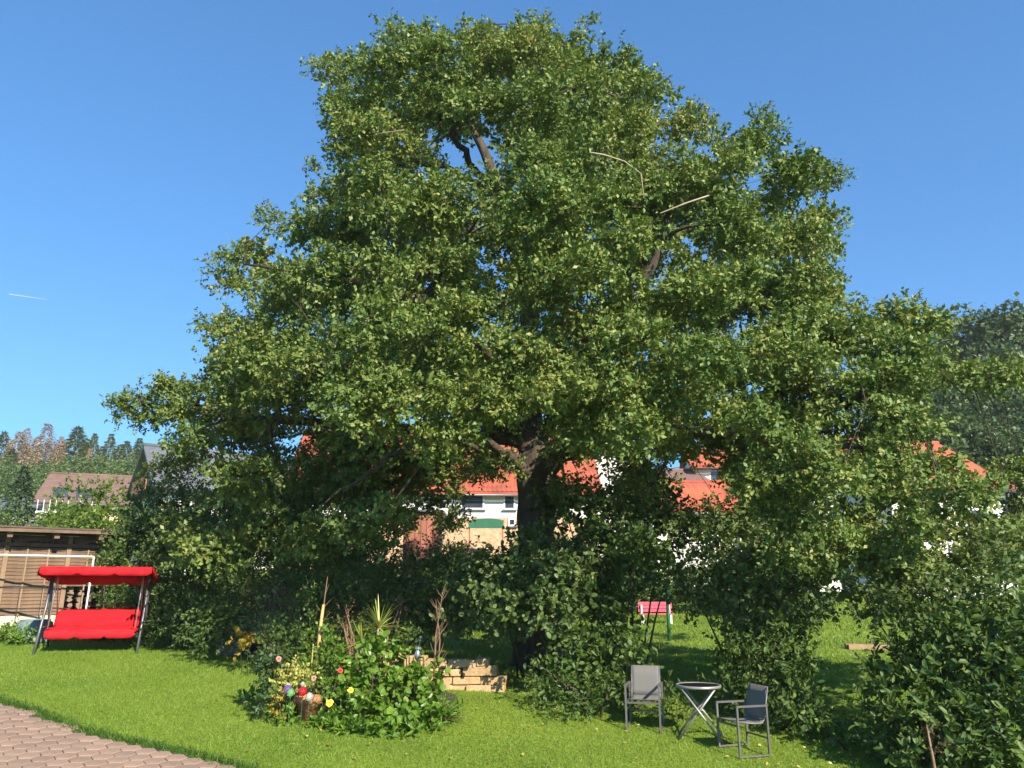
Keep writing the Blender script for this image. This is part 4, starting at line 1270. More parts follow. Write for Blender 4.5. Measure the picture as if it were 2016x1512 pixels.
# ---------------------------------------------------------------- red garden swing
def make_swing():
    c = at(183, 1262, 15.15); c.z = gz(c.x, c.y)
    t = thing('garden_swing', 'red canopy garden swing with cushioned bench and grey metal frame', 'swing', c, math.radians(18))
    s = 1.0
    hw = .835
    R = .024
    zc = 1.47
    def foot(x, y):
        w = c + Matrix.Rotation(math.radians(18), 3, 'Z') @ Vector((x, y, 0))
        return (x, y, gz(w.x, w.y) - c.z - .03)
    B = lambda m, n, ma, sm=False, **k: m.build(n, MATS[ma], t, sm, local=True, **k)
    for sx in (-1, 1):
        x = sx * hw
        B(MB().tube([(x, 0.02, zc - .06), (x, -.12, .78), (x, -.2, .62), foot(x, -.55)], R, 8), 'leg', 'swing_metal', True)
        B(MB().tube([(x, 0.05, zc - .06), (x, .18, .7), foot(x, .5)], R, 8), 'leg', 'swing_metal', True)
        B(MB().tube([(x, -.3, .42), (x, .3, .42)], R * .7, 7), 'side_bar', 'swing_metal', True)
        # hanging bars
        xx = sx * (hw - .1)
        B(MB().tube([(xx, 0, zc - .12), (xx, -.03, zc - .2), (xx * .985, -.3, .32)], .011, 6), 'hanger', 'bright_metal', True)
        B(MB().tube([(xx, 0, zc - .12), (xx, .03, zc - .2), (xx * .985, .32, .60)], .011, 6), 'hanger', 'bright_metal', True)
        B(MB().tube([(xx, -.34, .28), (xx, .2, .27), (xx, .38, .68)], .016, 7), 'seat_frame', 'swing_metal', True)
        B(MB().tube([(x, -.5, zc - .02), (x, 0, zc - .02), (x, .52, zc - .04)], .016, 7), 'canopy_arm', 'swing_metal', True)
    B(MB().tube([(-hw, 0.03, zc - .05), (hw, 0.03, zc - .05)], R, 8), 'top_bar', 'swing_metal', True)
    B(MB().box(hw - .02, hw + .06, -.32, .18, .50, .515), 'side_tray', 'swing_metal')
    # canopy sheet with scalloped valance
    cw = .93; yf, yr = -.56, .58; zf, zr_ = zc + .03, zc - .10
    top = MB(); n = 12; m_ = 6
    vs = []; fs = []
    for j in range(m_ + 1):
        v = j / m_
        for i in range(n + 1):
            u = i / n
            vs.append((-cw + 2 * cw * u, yf + (yr - yf) * v, zf + (zr_ - zf) * v + .035 * math.sin(math.pi * v) - .012 * math.sin(math.pi * u * 3) ** 2))
    for j in range(m_):
        for i in range(n):
            a = j * (n + 1) + i
            fs.append((a, a + 1, a + n + 2, a + n + 1))
    k = len(vs)
    fs2 = [tuple(reversed([q + k for q in f])) for f in fs]
    vs2 = [(x, y, z - .012) for x, y, z in vs]
    cn = B(MB().add(vs + vs2, fs + fs2), 'canopy', 'red_fabric', True)
    def valance(a, b, drop, nsc, out):
        a = Vector(a); b = Vector(b); out = Vector(out)
        vs = []; fs = []
        N = nsc * 10
        for i in range(N + 1):
            u = i / N
            ph = (u * nsc) % 1.0
            if i == N: ph = 1.0
            e = min(ph, 1 - ph)
            d = drop * (0.72 + 0.28 * min(1, e * 7) ** .5)
            p = a.lerp(b, u) + out * (.012 * math.sin(u * nsc * 6.283 * 1.5))
            q = p - Vector((0, 0, d)) + out * (.03 + .02 * math.sin(u * 23))
            vs += [p, q, q - out * .008, p - out * .008]
        for i in range(N):
            for k in range(4):
                fs.append((i * 4 + k, i * 4 + 4 + k, i * 4 + 4 + (k + 1) % 4, i * 4 + (k + 1) % 4))
        return MB().add(vs, fs).build('valance', MATS['red_fabric'], cn, True, local=True)
    valance((-cw, yf - .002, zf), (cw, yf - .002, zf), .16, 3, (0, -1, 0))
    valance((-cw, yr + .002, zr_), (cw, yr + .002, zr_), .19, 3, (0, 1, 0))
    valance((-cw - .002, yf, zf), (-cw - .002, yr, zr_), .15, 1, (-1, 0, 0))
    valance((cw + .002, yf, zf), (cw + .002, yr, zr_), .15, 1, (1, 0, 0))
    # cushions
    def cushion(prof, x0, x1, name):
        # profile in (y, z), swept in x with tufted seams
        vs = []; fs = []
        N = 24; K = len(prof)
        for i in range(N + 1):
            u = i / N
            puff = 1.0
            cy = sum(p[0] for p in prof) / K; cz = sum(p[1] for p in prof) / K
            e = min(u, 1 - u) * N
            f = .72 if e < .5 else (.94 if e < 1.5 else 1.0)
            f *= 1 - .05 * (abs(((u * 3) % 1) - .0) < .04)
            for y, z in prof:
                vs.append((x0 + (x1 - x0) * u, cy + (y - cy) * f, cz + (z - cz) * f))
        for i in range(N):
            for k in range(K):
                fs.append((i * K + k, i * K + (k + 1) % K, (i + 1) * K + (k + 1) % K, (i + 1) * K + k))
        fs += [tuple(range(K - 1, -1, -1)), tuple(N * K + k for k in range(K))]
        return B(MB().add(vs, fs), name, 'red_fabric', True)
    sc = cushion([(-.40, .32), (-.42, .36), (-.40, .40), (-.3, .425), (.1, .395), (.22, .38), (.22, .30), (0, .29), (-.3, .29)], -.745, .745, 'seat_cushion')
    cushion([(.14, .37), (.20, .36), (.29, .42), (.38, .65), (.395, .71), (.36, .725), (.31, .70), (.22, .52)], -.735, .735, 'backrest_cushion')
    for x in (-.25, .25):
        B(MB().tube([(x, -.41, .40), (x, -.3, .4275), (x, .1, .3975)], .006, 5), 'seam', 'red_fabric', True)
    B(MB().tube([(-.72, .36, .728), (.72, .36, .728)], .008, 6), 'piping', 'red_fabric', True)
    B(MB().tube([(-.735, -.405, .402), (.735, -.405, .402)], .008, 6), 'piping', 'red_fabric', True)
    a = Vector((-.74, -.425, .37)); b = Vector((.74, -.425, .37))
    vs = []; fs = []
    N = 30
    for i in range(N + 1):
        u = i / N; ph = (u * 3) % 1.0 if i < N else 1.0
        e = min(ph, 1 - ph); d = .145 * (.72 + .28 * min(1, e * 7) ** .5)
        p = a.lerp(b, u); q = p - Vector((0, .015 + .012 * math.sin(u * 31), d))
        vs += [p, q, q + Vector((0, .008, 0)), p + Vector((0, .008, 0))]
    for i in range(N):
        for k in range(4):
            fs.append((i * 4 + k, i * 4 + 4 + k, i * 4 + 4 + (k + 1) % 4, i * 4 + (k + 1) % 4))
    MB().add(vs, fs).build('valance', MATS['red_fabric'], sc, True, local=True)
make_swing()

# ---------------------------------------------------------------- chairs and table
SC = .82
def make_chair(label, px, py, face):
    c = gp(px, py); c.z = gz(c.x, c.y) + .01
    # local -y is where the sitter looks
    rz = math.atan2(face[1], face[0]) + math.pi / 2
    t = thing('garden_chair', label, 'chair', c, rz)
    t.scale = (SC, SC, SC)
    Rm = Matrix.Rotation(rz, 3, 'Z')
    def g_(x, y):
        w = c + Rm @ Vector((x, y, 0)) * SC; return (gz(w.x, w.y) - c.z + .012) / SC
    hw = .265; w = .028
    yf, yr = -.25, .24
    B = lambda m, n, ma, **k: m.build(n, MATS[ma], t, local=True, **k)
    for s in (-1, 1):
        x = s * hw
        B(MB().box(x - w / 2, x + w / 2, yf - w / 2, yf + w / 2, g_(x, yf), .635), 'leg', 'chair_metal')
        B(MB().box(x - w / 2, x + w / 2, yr - w / 2, yr + w / 2, g_(x, yr), .635), 'leg', 'chair_metal')
        B(MB().box(x - w / 2 - .004, x + w / 2 + .004, yf - w / 2, yr + w / 2, .636, .662), 'armrest', 'chair_metal')
        B(MB().bar((x, yf + w / 2, g_(x, yf) + .013), (x, yr - w / 2, g_(x, yr) + .013), .022, .022), 'floor_runner', 'chair_metal')
        xs = s * (hw - .035)
        B(MB().tube([(xs, yf + .0, .435), (xs, .08, .405), (xs, .17, .41), (xs, .215, .45), (xs, .25, .6), (xs, .315, .90)], .011, 8), 'sling_rail', 'chair_metal', smooth=True)
        B(MB().tube([(xs, yr - .02, .5), (x, yr - .02, .5)], .01, 6), 'bracket', 'chair_metal')
    B(MB().box(-hw + w / 2, hw - w / 2, yf - .012, yf + .012, .375, .403), 'front_rail', 'chair_metal')
    B(MB().box(-hw + w / 2, hw - w / 2, yr - .01, yr + .01, .20, .222), 'rear_rail', 'chair_metal')
    def sling(name, prof, hw2):
        vs = []; fs = []; n = 8
        for (y, z, sag) in prof:
            for i in range(n + 1):
                u = i / n * 2 - 1
                vs.append((u * hw2, y + .0, z - sag * (1 - u * u)))
        k = n + 1
        for j in range(len(prof) - 1):
            for i in range(n):
                fs.append((j * k + i, j * k + i + 1, (j + 1) * k + i + 1, (j + 1) * k + i))
        o = B(MB().add(vs, fs), name, 'chair_sling', smooth=True)
        md = o.modifiers.new('thick', 'SOLIDIFY'); md.thickness = .006
        return o
    h2 = hw - .032
    sling('seat', [(yf - .006, .446, .0), (yf + .1, .437, .02), (0, .425, .025), (.08, .417, .02), (.17, .42, .01), (.21, .455, 0)], h2)
    sling('backrest', [(.2145, .458, 0), (.235, .54, 0), (.25, .61, 0), (.28, .75, 0), (.314, .905, 0)], h2)
make_chair('grey metal sling chair with leaf shadows on its backrest, facing the lawn', 1271, 1434, (-.28, -.96))
make_chair('grey metal sling chair turned sideways towards the round table', 1466, 1482, (-.95, -.30))

def make_table():
    c = gp(1381, 1455); c.z = gz(c.x, c.y)
    t = thing('bistro_table', 'round folding table with dark glass top and crossed metal legs', 'table', c, math.radians(-14))
    H = .63; R = .28
    B = lambda m, n, ma, sm=False: m.build(n, MATS[ma], t, sm, local=True)
    B(MB().lathe([(0, H - .004), (R - .02, H - .004), (R - .02, H + .004), (0, H + .004)], 40), 'glass_top', 'dark_glass')
    B(MB().lathe([(R - .02, H - .018), (R, H - .022), (R + .006, H - .01), (R + .004, H + .012), (R - .02, H + .012), (R - .02, H - .018)], 40), 'rim', 'table_metal', True)
    Rm = Matrix.Rotation(math.radians(-14), 3, 'Z')
    def g_(x, y):
        w = c + Rm @ Vector((x, y, 0)); return gz(w.x, w.y) - c.z + .01
    for s in (-1, 1):
        y = s * .2
        B(MB().tube([(-.2, y, H - .03), (.27, y, g_(.27, y))], .0125, 8), 'leg', 'table_metal', True)
        y2 = s * .165
        B(MB().tube([(.2, y2, H - .03), (-.27, y2, g_(-.27, y2))], .0125, 8), 'leg', 'table_metal', True)
    for x, z, y in ((.235, .06, .2), (-.235, .06, .165), (.13, .58, .165), (-.13, .58, .2), (.03, .36, .2)):
        B(MB().tube([(x, -y, z), (x, y, z)], .010, 7), 'cross_bar', 'table_metal', True)
make_table()

# ---------------------------------------------------------------- sandstone wall
def make_stone_wall():
    b0 = at(925, 1360, 12.75); b0.z = gz(b0.x, b0.y)
    t = thing('sandstone_wall', 'low dry stone wall of pale yellow sandstone blocks behind the flower bed', 'wall', b0)
    def block(x0, x1, y0, y1, Y=12.7, dep=.26, tl=0.0, jit=.012):
        a = at(x0, y1, Y); b = at(x1, y1, Y); c = at(x1, y0 - tl, Y); d = at(x0, y0, Y)
        j = lambda v: (v.x + random.uniform(-jit, jit), v.y + random.uniform(-jit, jit), v.z + random.uniform(-jit, jit))
        bk = Vector((.02, dep, 0))
        fr = [j(a), j(b), j(c), j(d)]
        rr = [j(a + bk), j(b + bk), j(c + bk), j(d + bk)]
        m = MB().add(fr + rr, [(0, 1, 2, 3), (7, 6, 5, 4), (0, 4, 5, 1), (1, 5, 6, 2), (2, 6, 7, 3), (3, 7, 4, 0)])
        m.build('stone', MATS['sandstone'], t, bevel=.012)
    rows = [(836, 857, 1298, 1314, 0), (858, 879, 1298, 1315, 0), (881, 937, 1298, 1315, 0), (938.5, 962, 1296.5, 1311.5, 0),
            (838, 856, 1316, 1331, 0), (857, 908, 1316.5, 1332, 0), (910.5, 978, 1315, 1332, 4.5),
            (826, 843, 1333, 1350, 0), (844, 860.5, 1332.5, 1346, 0), (862, 890, 1332, 1346, 0), (892, 945, 1333.5, 1347, 0), (947, 996, 1332.5, 1348, 0),
            (850, 884, 1347.5, 1362, 0), (886, 917, 1347.5, 1362, 0), (918.5, 966, 1348.5, 1366, 0), (967.5, 993.5, 1349.5, 1367, 0),
            (800, 825, 1316, 1333, 0), (806, 836, 1335, 1352, 0), (780, 799, 1318, 1336, 0)]
    for x0, x1, y0, y1, tl in rows:
        block(x0, x1, y0, y1, 12.7 + random.uniform(-.03, .03), random.uniform(.2, .3), tl)
    for x0, x1 in ((795, 799), (801, 804), (806, 812.5), (827, 831.5), (833.5, 838), (814, 819), (821, 825)):
        block(x0, x1, 1291.5 + random.uniform(-1, 1), 1315, 12.68, .2, 0, .003)
    for px, py, r in ((766, 1289, 9), (782, 1296, 12), (752, 1298, 9)):
        p = at(px, py, 12.8); s = mpp(p)
        m = MB().ball(p, r * s, 10, 7, (1.1, .9, .85))
        m.v = [(x + random.uniform(-.012, .012), y + random.uniform(-.012, .012), z + random.uniform(-.012, .012)) for x, y, z in m.v]
        m.build('boulder', MATS['sandstone'], t, False)
    block(745, 800, 1303, 1345, 12.85, .3)
make_stone_wall()

# ---------------------------------------------------------------- flower bed
bc = gp(700, 1400)
m = MB()
vs = [(bc.x, bc.y + .75, gz(bc.x, bc.y + .75) + .05)]
for k in range(36):
    a = k / 36 * 2 * math.pi
    x = bc.x + 1.32 * math.cos(a) * (1 + .06 * math.sin(3 * a)); y = bc.y + .75 + .82 * math.sin(a)
    vs.append((x, y, gz(x, y) + .012))
m.add(vs, [(0, k + 1, (k + 1) % 36 + 1) for k in range(36)])
tag(m.build('bed_soil', MATS['soil']), kind='structure')

# broad leaved shrub
shrub('broadleaf_shrub', 'bright green shrub with broad heart shaped leaves at the front of the flower bed', 'shrub',
      [(740, 1330, 11.0, 62, 50, .35), (800, 1370, 10.85, 58, 50, .35), (728, 1400, 10.65, 48, 46, .3), (775, 1420, 10.5, 56, 30, .25), (690, 1330, 11.1, 34, 46, .3), (745, 1290, 11, 40, 26, .3), (840, 1345, 10.9, 30, 40, .3), (835, 1400, 10.5, 30, 34, .25)],
      MATS['bright_leaf'], twigs=50, lpt=7, twig_len=.16, leaf_len=.095, leaf_w=.78, nobj=300, objmat='broad_leaf', shell=.3, up=.5, spread=.9, stems=8, tone=.3)
# rose at the left with dark leaves
shrub('rose_bush', 'dark green rose bush at the left end of the flower bed', 'rose',
      [(525, 1330, 10.9, 26, 40, .22), (520, 1375, 10.7, 24, 30, .2), (545, 1300, 11, 26, 24, .2), (560, 1330, 11, 22, 26, .2), (508, 1300, 11, 16, 20, .15)],
      MATS['rose_leaf'], stem_r=.008, twigs=110, lpt=8, twig_len=.14, leaf_len=.055, leaf_w=.65, shell=.4, stems=5)
shrub('variegated_shrub', 'pale yellow leaved shrub beside the dark rose bush', 'shrub',
      [(575, 1328, 10.8, 30, 20, .2), (560, 1340, 10.75, 20, 18, .15), (598, 1335, 10.8, 14, 22, .15)], MATS['yellow_leaf'], stem_r=.008, twigs=170, lpt=9, twig_len=.12, leaf_len=.038, leaf_w=.7, stems=3)
shrub('golden_creeper', 'golden yellow leaved plant hanging beside the clay pot', 'plant',
      [(552, 1378, 10.55, 12, 26, .1), (548, 1400, 10.5, 10, 20, .1)], MATS['gold_leaf'], stem_r=.008, twigs=130, lpt=8, twig_len=.08, leaf_len=.035, leaf_w=.7, stems=2)
shrub('flower_mix', 'loose mid green flower foliage in the middle of the flower bed', 'plant',
      [(640, 1330, 11.1, 40, 34, .25), (655, 1290, 11.3, 34, 36, .25), (650, 1370, 10.7, 30, 34, .2), (670, 1395, 10.5, 20, 34, .15), (620, 1300, 11.3, 30, 30, .2), (600, 1300, 11.4, 26, 26, .2)],
      MATS['bright_leaf'], stem_r=.008, twigs=60, lpt=8, twig_len=.16, leaf_len=.055, leaf_w=.5, stems=6)
shrub('climber', 'green leafy climber around the wooden stake', 'plant',
      [(645, 1275, 11.5, 22, 30, .15), (634, 1240, 11.6, 14, 20, .12), (660, 1285, 11.4, 16, 16, .12)], MATS['bright_leaf'], twigs=70, lpt=7, twig_len=.12, leaf_len=.06, leaf_w=.75, stems=3)

def edge_weeds():
    k = 0
    for px, py, r in [(500, 1385, 15), (520, 1400, 18), (545, 1412, 18), (575, 1424, 12), (630, 1434, 14), (660, 1432, 20), (690, 1445, 18), (720, 1448, 20), (760, 1450, 22), (800, 1448, 20), (840, 1442, 16), (865, 1425, 16), (880, 1405, 14)]:
        g0 = gp(px, py)
        F = foliage([((g0.x, g0.y, g0.z + .03), (r * .009, .12, .06), 1)], 520, 6, .11, .11, .34, up=.4, spread=.5)
        keep = F['P'][:, 2] > ground(F['P'][:, 0], F['P'][:, 1])
        F = sub(F, keep)
        o = thing('dandelion_weed', 'low clump of green weeds on the lawn edge of the flower bed', 'weed', g0, 0, 'weeds along the lawn edge of the flower bed')
        fo = link_mesh('foliage', leaf_mesh('foliage', F, MATS['bright_leaf'], g0), o); fo['kind'] = 'stuff'
edge_weeds()

def strap_plant(name, label, cat, px, py, Y, n, length, spread, material, w=.018, loc=None, lean=(0, 0), asobj=True, arch=.35):
    c = at(px, py, Y) if loc is None else loc
    t = thing(name, label, cat, c)
    for i in range(n):
        a = random.uniform(0, 6.283); el = random.uniform(spread[0], spread[1])
        d = Vector((math.cos(a) * math.cos(el) + lean[0], math.sin(a) * math.cos(el) + lean[1], math.sin(el))).normalized()
        s = d.cross(Vector((0, 0, 1))).normalized(); L_ = length * random.uniform(.65, 1.1)
        vs = []; K = 5
        nrm = s.cross(d)
        for k in range(K + 1):
            u = k / K
            p = d * (L_ * u) - Vector((0, 0, 1)) * (arch * L_ * u * u * math.cos(el))
            ww = w * (1 - u) ** .6 * (0.7 + .6 * min(u * 4, .5))
            if k < K:
                vs += [p - s * ww + nrm * ww * .5, p, p + s * ww + nrm * ww * .5]
            else:
                vs += [p]
        fs = []
        for k in range(K - 1):
            b = k * 3
            fs += [(b, b + 1, b + 4, b + 3), (b + 1, b + 2, b + 5, b + 4)]
        b = (K - 1) * 3
        fs += [(b, b + 1, b + 3), (b + 1, b + 2, b + 3)]
        me = bpy.data.meshes.new('leaf'); me.from_pydata(vs, [], fs); me.materials.append(material)
        me.polygons.foreach_set('use_smooth', [True] * len(me.polygons))
        at_ = me.attributes.new('rnd', 'FLOAT', 'POINT'); at_.data.foreach_set('value', [random.random()] * len(vs))
        link_mesh('leaf', me, t)
    return t

def yucca():
    base = at(742, 1300, 11.4); base.z = gz(base.x, base.y)
    top = at(746, 1237, 11.4)
    t = strap_plant('yucca', 'yucca with spiky yellow green leaves on a bare pale stem', 'yucca', 0, 0, 0, 34, .50, (-.25, 1.4), MATS['yucca_leaf'], .017, top, arch=.2)
    MB().tube([base - Vector((0, 0, .02)), base.lerp(top, .5) + Vector((.01, 0, 0)), top], [.035, .03, .028], 8, rough=.08).build('stem', MATS['pale_twig'], t, True)
    base2 = at(712, 1320, 11.2); base2.z = gz(base2.x, base2.y)
    top2 = at(712, 1268, 11.2)
    t = strap_plant('yucca', 'lower yucca with drooping yellow green leaves beside the taller yucca', 'yucca', 0, 0, 0, 26, .44, (-.3, 1.45), MATS['yucca_leaf'], .015, top2, lean=(-.1, 0), arch=.25)
    MB().tube([base2 - Vector((0, 0, .02)), top2], [.03, .024], 8, rough=.08).build('stem', MATS['pale_twig'], t, True)
yucca()
p = gp(868, 1425)
strap_plant('iris_clump', 'fan of long narrow grey green leaves at the right end of the bed', 'plant', 0, 0, 0, 110, .55, (.2, 1.3), MATS['iris_leaf'], .011, p + Vector((-.02, .1, .02)), lean=(.25, -.05), arch=.35)
p = gp(800, 1400) + Vector((.0, .9, 0)); p.z = gz(p.x, p.y)
strap_plant('iris_clump', 'upright bluish green sword leaves in front of the stone wall', 'plant', 0, 0, 0, 40, .55, (1.0, 1.5), MATS['iris_leaf'], .014, p, arch=.1)
p = gp(660, 1400) + Vector((.0, .5, 0)); p.z = gz(p.x, p.y)
strap_plant('iris_clump', 'upright sword leaves behind the terracotta pot', 'plant', 0, 0, 0, 40, .55, (.9, 1.5), MATS['iris_leaf'], .014, p, lean=(.15, 0), arch=.12)

def stick(name, label, cat, pts, radii, material, n=7):
    q = [at(*s) for s in pts]
    b = q[0].copy(); b.z = gz(b.x, b.y)
    q[0].z = min(q[0].z, b.z - .03)
    t = thing(name, label, cat, b)
    MB().tube(q, radii, n, rough=.05).build('shaft', MATS[material], t, True)
    return t
stick('wooden_stake', 'thick pale yellow wooden stake with peeling bark in the flower bed', 'stake', [(622, 1335, 11.6), (630, 1240, 11.6), (637, 1190, 11.6)], [.03, .027, .02], 'cane')
t = stick('dry_stalk', 'tall dry brown stem rising beside the yellow stake', 'dry stalk', [(630, 1330, 11.65), (634, 1230, 11.65), (639, 1180, 11.65), (645, 1135, 11.65)], [.018, .014, .009, .004], 'dry_twig')
for a, b in (((636, 1210), (622, 1190)), ((638, 1195), (652, 1180)), ((640, 1170), (648, 1150)), ((635, 1225), (650, 1205))):
    MB().tube([at(*a, 11.65), at(*b, 11.65)], [.006, .002], 5).build('twig', MATS['dry_twig'], t)
stick('bamboo_cane', 'thin straight pale cane standing left of the yellow stake', 'cane', [(610, 1330, 11.3), (617, 1268, 11.3)], [.008, .008], 'cane')
stick('short_cane', 'short yellow cane at the foot of the long leaved fan', 'cane', [(851, 1430, 10.5), (850, 1410, 10.5)], [.011, .011], 'cane')

def sapling():
    b = at(851, 1400, 11.2); b.z = gz(b.x, b.y)
    t = thing('bare_sapling', 'dead leafless reddish brown sapling with many upright twigs', 'sapling', b)
    q = [b - Vector((0, 0, .03)), at(855, 1320, 11.2), at(858, 1250, 11.2), at(868, 1190, 11.2), at(871, 1165, 11.2)]
    MB().tube(q, [.02, .016, .012, .006, .003], 7).build('stem', MATS['dry_twig'], t, True)
    q2 = [b + Vector((.04, 0, -.03)), at(862, 1320, 11.25), at(866, 1260, 11.25), at(858, 1180, 11.25)]
    MB().tube(q2, [.016, .013, .01, .003], 7).build('stem', MATS['dry_twig'], t, True)
    rr = random.Random(5)
    for i in range(34):
        src = q if i % 2 else q2
        k = rr.uniform(1.0, len(src) - 1.2); a = src[int(k)].lerp(src[int(k) + 1], k % 1)
        d = Vector((rr.choice((-1, 1)) * rr.uniform(.25, .8), rr.uniform(-.5, .5), 1)).normalized()
        e = a + d * rr.uniform(.1, .26)
        MB().tube([a, a.lerp(e, .5) + Vector((0, 0, -.01)), e], [.005, .004, .0015], 4, False).build('twig', MATS['dry_twig'], t)
    MB().tube([at(850, 1400, 11.15), at(862, 1305, 11.2)], .012, 7).build('stake', MATS['cane'], t, True)
    return t
sapling()

# pots
def pots():
    b = gp(606, 1417)
    t = thing('terracotta_pot', 'orange terracotta flower pot with thick rim in the flower bed', 'pot', b)
    MB().lathe([(.0, .0), (.105, .0), (.15, .21), (.168, .212), (.176, .285), (.158, .288), (.148, .22), (0, .21)], 28, b).build('body', MATS['terracotta'], t, True)
    MB().lathe([(0, .245), (.147, .243), (.147, .235), (0, .235)], 20, b).build('soil', MATS['soil'], t)
    b2 = gp(563, 1404) + Vector((0, .12, 0)); b2.z = gz(b2.x, b2.y)
    t = thing('clay_pot', 'weathered brown clay pot half hidden left of the terracotta pot', 'pot', b2)
    MB().lathe([(.0, .0), (.10, .0), (.13, .20), (.145, .202), (.145, .26), (.125, .26), (.115, .2), (0, .2)], 24, b2).build('body', MATS['old_clay'], t, True)
    for px, py, Y, r, m_, lab, foot in [
            (566, 1358, 10.6, 8.2, 'glass_purple', 'purple glass ball on a garden stake', 1400), (567, 1352, 10.7, 6.5, 'glass_lilac', 'pale lilac glass ball just behind the purple ball', 1395), (572, 1364, 10.5, 7, 'glass_green', 'green glass ball on a twisted stake', 1412), (596, 1361, 10.55, 8, 'glass_red', 'red glass ball standing over the terracotta pot', 1395), (609, 1372, 10.5, 7.5, 'glass_clear', 'clear glass ball at the rim of the terracotta pot', 1390), (596, 1347, 10.7, 4.5, 'glass_clear', 'small clear glass ball above the red ball', 1390)]:
        p = at(px, py, Y); r *= mpp(p)
        f = Vector((p.x, p.y, gz(p.x, p.y)))
        t = thing('glass_ball', lab, 'ornament', f)
        MB().ball(p, r, 20, 12, (1, 1, 1.12)).build('ball', MATS[m_], t, True)
        MB().tube([f - Vector((0, 0, .03)), p - Vector((0, 0, r * 1.02))], .0028, 6).build('stake', MATS['green_paint'], t)
        MB().lathe([(.006, -r * 1.32), (.012, -r * 1.1), (.010, -r * 1.0)], 10, p).build('collar', MATS['chrome'], t, True)
pots()

def flower(name, label, px, py, Y, r, petal, group=None, n=9, cup=.4):
    p = at(px, py, Y); r *= mpp(p)
    f = Vector((p.x + .02, p.y + .03, gz(p.x, p.y + .03)))
    t = thing(name, label, 'flower', f, 0, group)
    to = (Vector((0, 0, EYE)) - p).normalized() + Vector((.1, 0, .35)); to.normalize()
    s = to.cross(Vector((0, 0, 1))).normalized(); u = s.cross(to)
    for ring, (k, sc, lift) in enumerate(((n, 1.0, .15), (n - 2, .65, .45), (max(3, n - 5), .35, .8))):
        for i in range(k):
            a = 6.283 * i / k + ring * .4
            d = s * math.cos(a) + u * math.sin(a); q = to.cross(d)
            tip = d * r * sc + to * r * lift * cup
            w = r * sc * .36 * random.uniform(.8, 1.2); tip = tip * random.uniform(.75, 1.1)
            base = to * r * .02 * ring
            vs = [p + base, p + tip * .55 + q * w, p + tip * .95 + q * w * .6 + to * r * .05, p + tip * 1.02, p + tip * .95 - q * w * .6 + to * r * .05, p + tip * .55 - q * w]
            MB().add(vs, [(0, 1, 2, 3), (0, 3, 4, 5)]).build('petal', MATS[petal if ring < 2 else ('amber_petal' if petal == 'yellow_petal' else 'deep_petal')], t)
    MB().tube([f - Vector((0, 0, .02)), f.lerp(p, .5) + Vector((.01, 0, 0)), p - to * .004], [.004, .004, .003], 5).build('stem', MATS['grass_dark'], t)
flower('yellow_rose', 'large open yellow flower right of the terracotta pot', 649, 1384, 10.25, 8, 'yellow_petal')
flower('yellow_rose', 'smaller yellow flower above the broad leaved shrub edge', 690, 1359, 10.3, 6, 'yellow_petal')
flower('red_flower', 'red flower in the middle of the bed near the wooden stake', 670, 1320, 10.8, 5.5, 'red_petal')
flower('red_flower', 'small red flower just above the other red flower', 672, 1307, 10.9, 4.5, 'red_petal')
flower('pink_rose', 'pink rose on top of the dark rose bush', 549, 1297, 10.7, 5.5, 'pink_petal')
flower('pink_rose', 'pink rose above the clear glass ball', 618, 1335, 10.75, 5.5, 'pink_petal')
flower('pink_rose', 'tiny pale pink rose right of the dark rose bush', 579, 1309, 10.9, 3, 'pink_petal')

def silver_ornament():
    p = at(823, 1290, 11.7); f = Vector((p.x, p.y, gz(p.x, p.y)))
    t = thing('silver_ornament', 'shiny silver ball ornament on a stake before the stone wall', 'ornament', f)
    s = mpp(p)
    MB().ball(p, 8.5 * s, 24, 14, (.85, .85, 1.35)).build('body', MATS['chrome'], t, True)
    q = at(825, 1277, 11.7)
    MB().ball(q, 4.5 * s, 16, 10).build('head', MATS['chrome'], t, True)
    e = at(828, 1254, 11.7)
    MB().tube([q, e], .004, 5).build('antenna', MATS['bright_metal'], t)
    MB().ball(e, 2.6 * s, 12, 8).build('tip_ball', MATS['chrome'], t, True)
    MB().tube([f - Vector((0, 0, .03)), p - Vector((0, 0, 11 * s))], .006, 6).build('stake', MATS['bright_metal'], t)
    for k in range(3):
        MB().ball(at(819 - k, 1308 + k * 6, 11.7), 1.8 * s, 8, 6).build('bead', MATS['chrome'], t, True)
silver_ornament()

# sack and tub at the left
def sack():
    b = gp(447, 1293) + Vector((0, .25, 0)); b.z = gz(b.x, b.y)
    t = thing('garden_sack', 'dark grey open woven garden sack standing against the hedge', 'sack', b)
    prof = [(.27, 0), (.30, .1), (.29, .25), (.30, .42), (.29, .46), (.27, .43), (.26, .2)]
    m = MB().lathe(prof, 24, b)
    m.v = [(b.x + (x - b.x) * (1 + .08 * math.sin(7 * math.atan2(y - b.y, x - b.x) + z * 9)), b.y + (y - b.y) * .9, z + .02 * math.sin(3 * math.atan2(y - b.y, x - b.x)) * ((z - b.z) > .3)) for x, y, z in m.v]
    m.build('body', MATS['sack'], t, True)
    for s in (-1, 1):
        MB().tube([b + Vector((s * .29, -.05, .40)), b + Vector((s * .34, -.06, .33)), b + Vector((s * .29, -.07, .26))], .012, 6).build('handle', MATS['black_pipe'], t, True)
    b2 = gp(490, 1294) + Vector((0, .15, 0)); b2.z = gz(b2.x, b2.y)
    t = thing('blue_tub', 'dark blue plant tub beside the grey garden sack', 'tub', b2)
    MB().lathe([(0, 0), (.13, 0), (.18, .2), (.195, .2), (.195, .225), (.17, .225), (.16, .18), (0, .17)], 24, b2).build('body', MATS['blue_tub'], t, True)
sack()
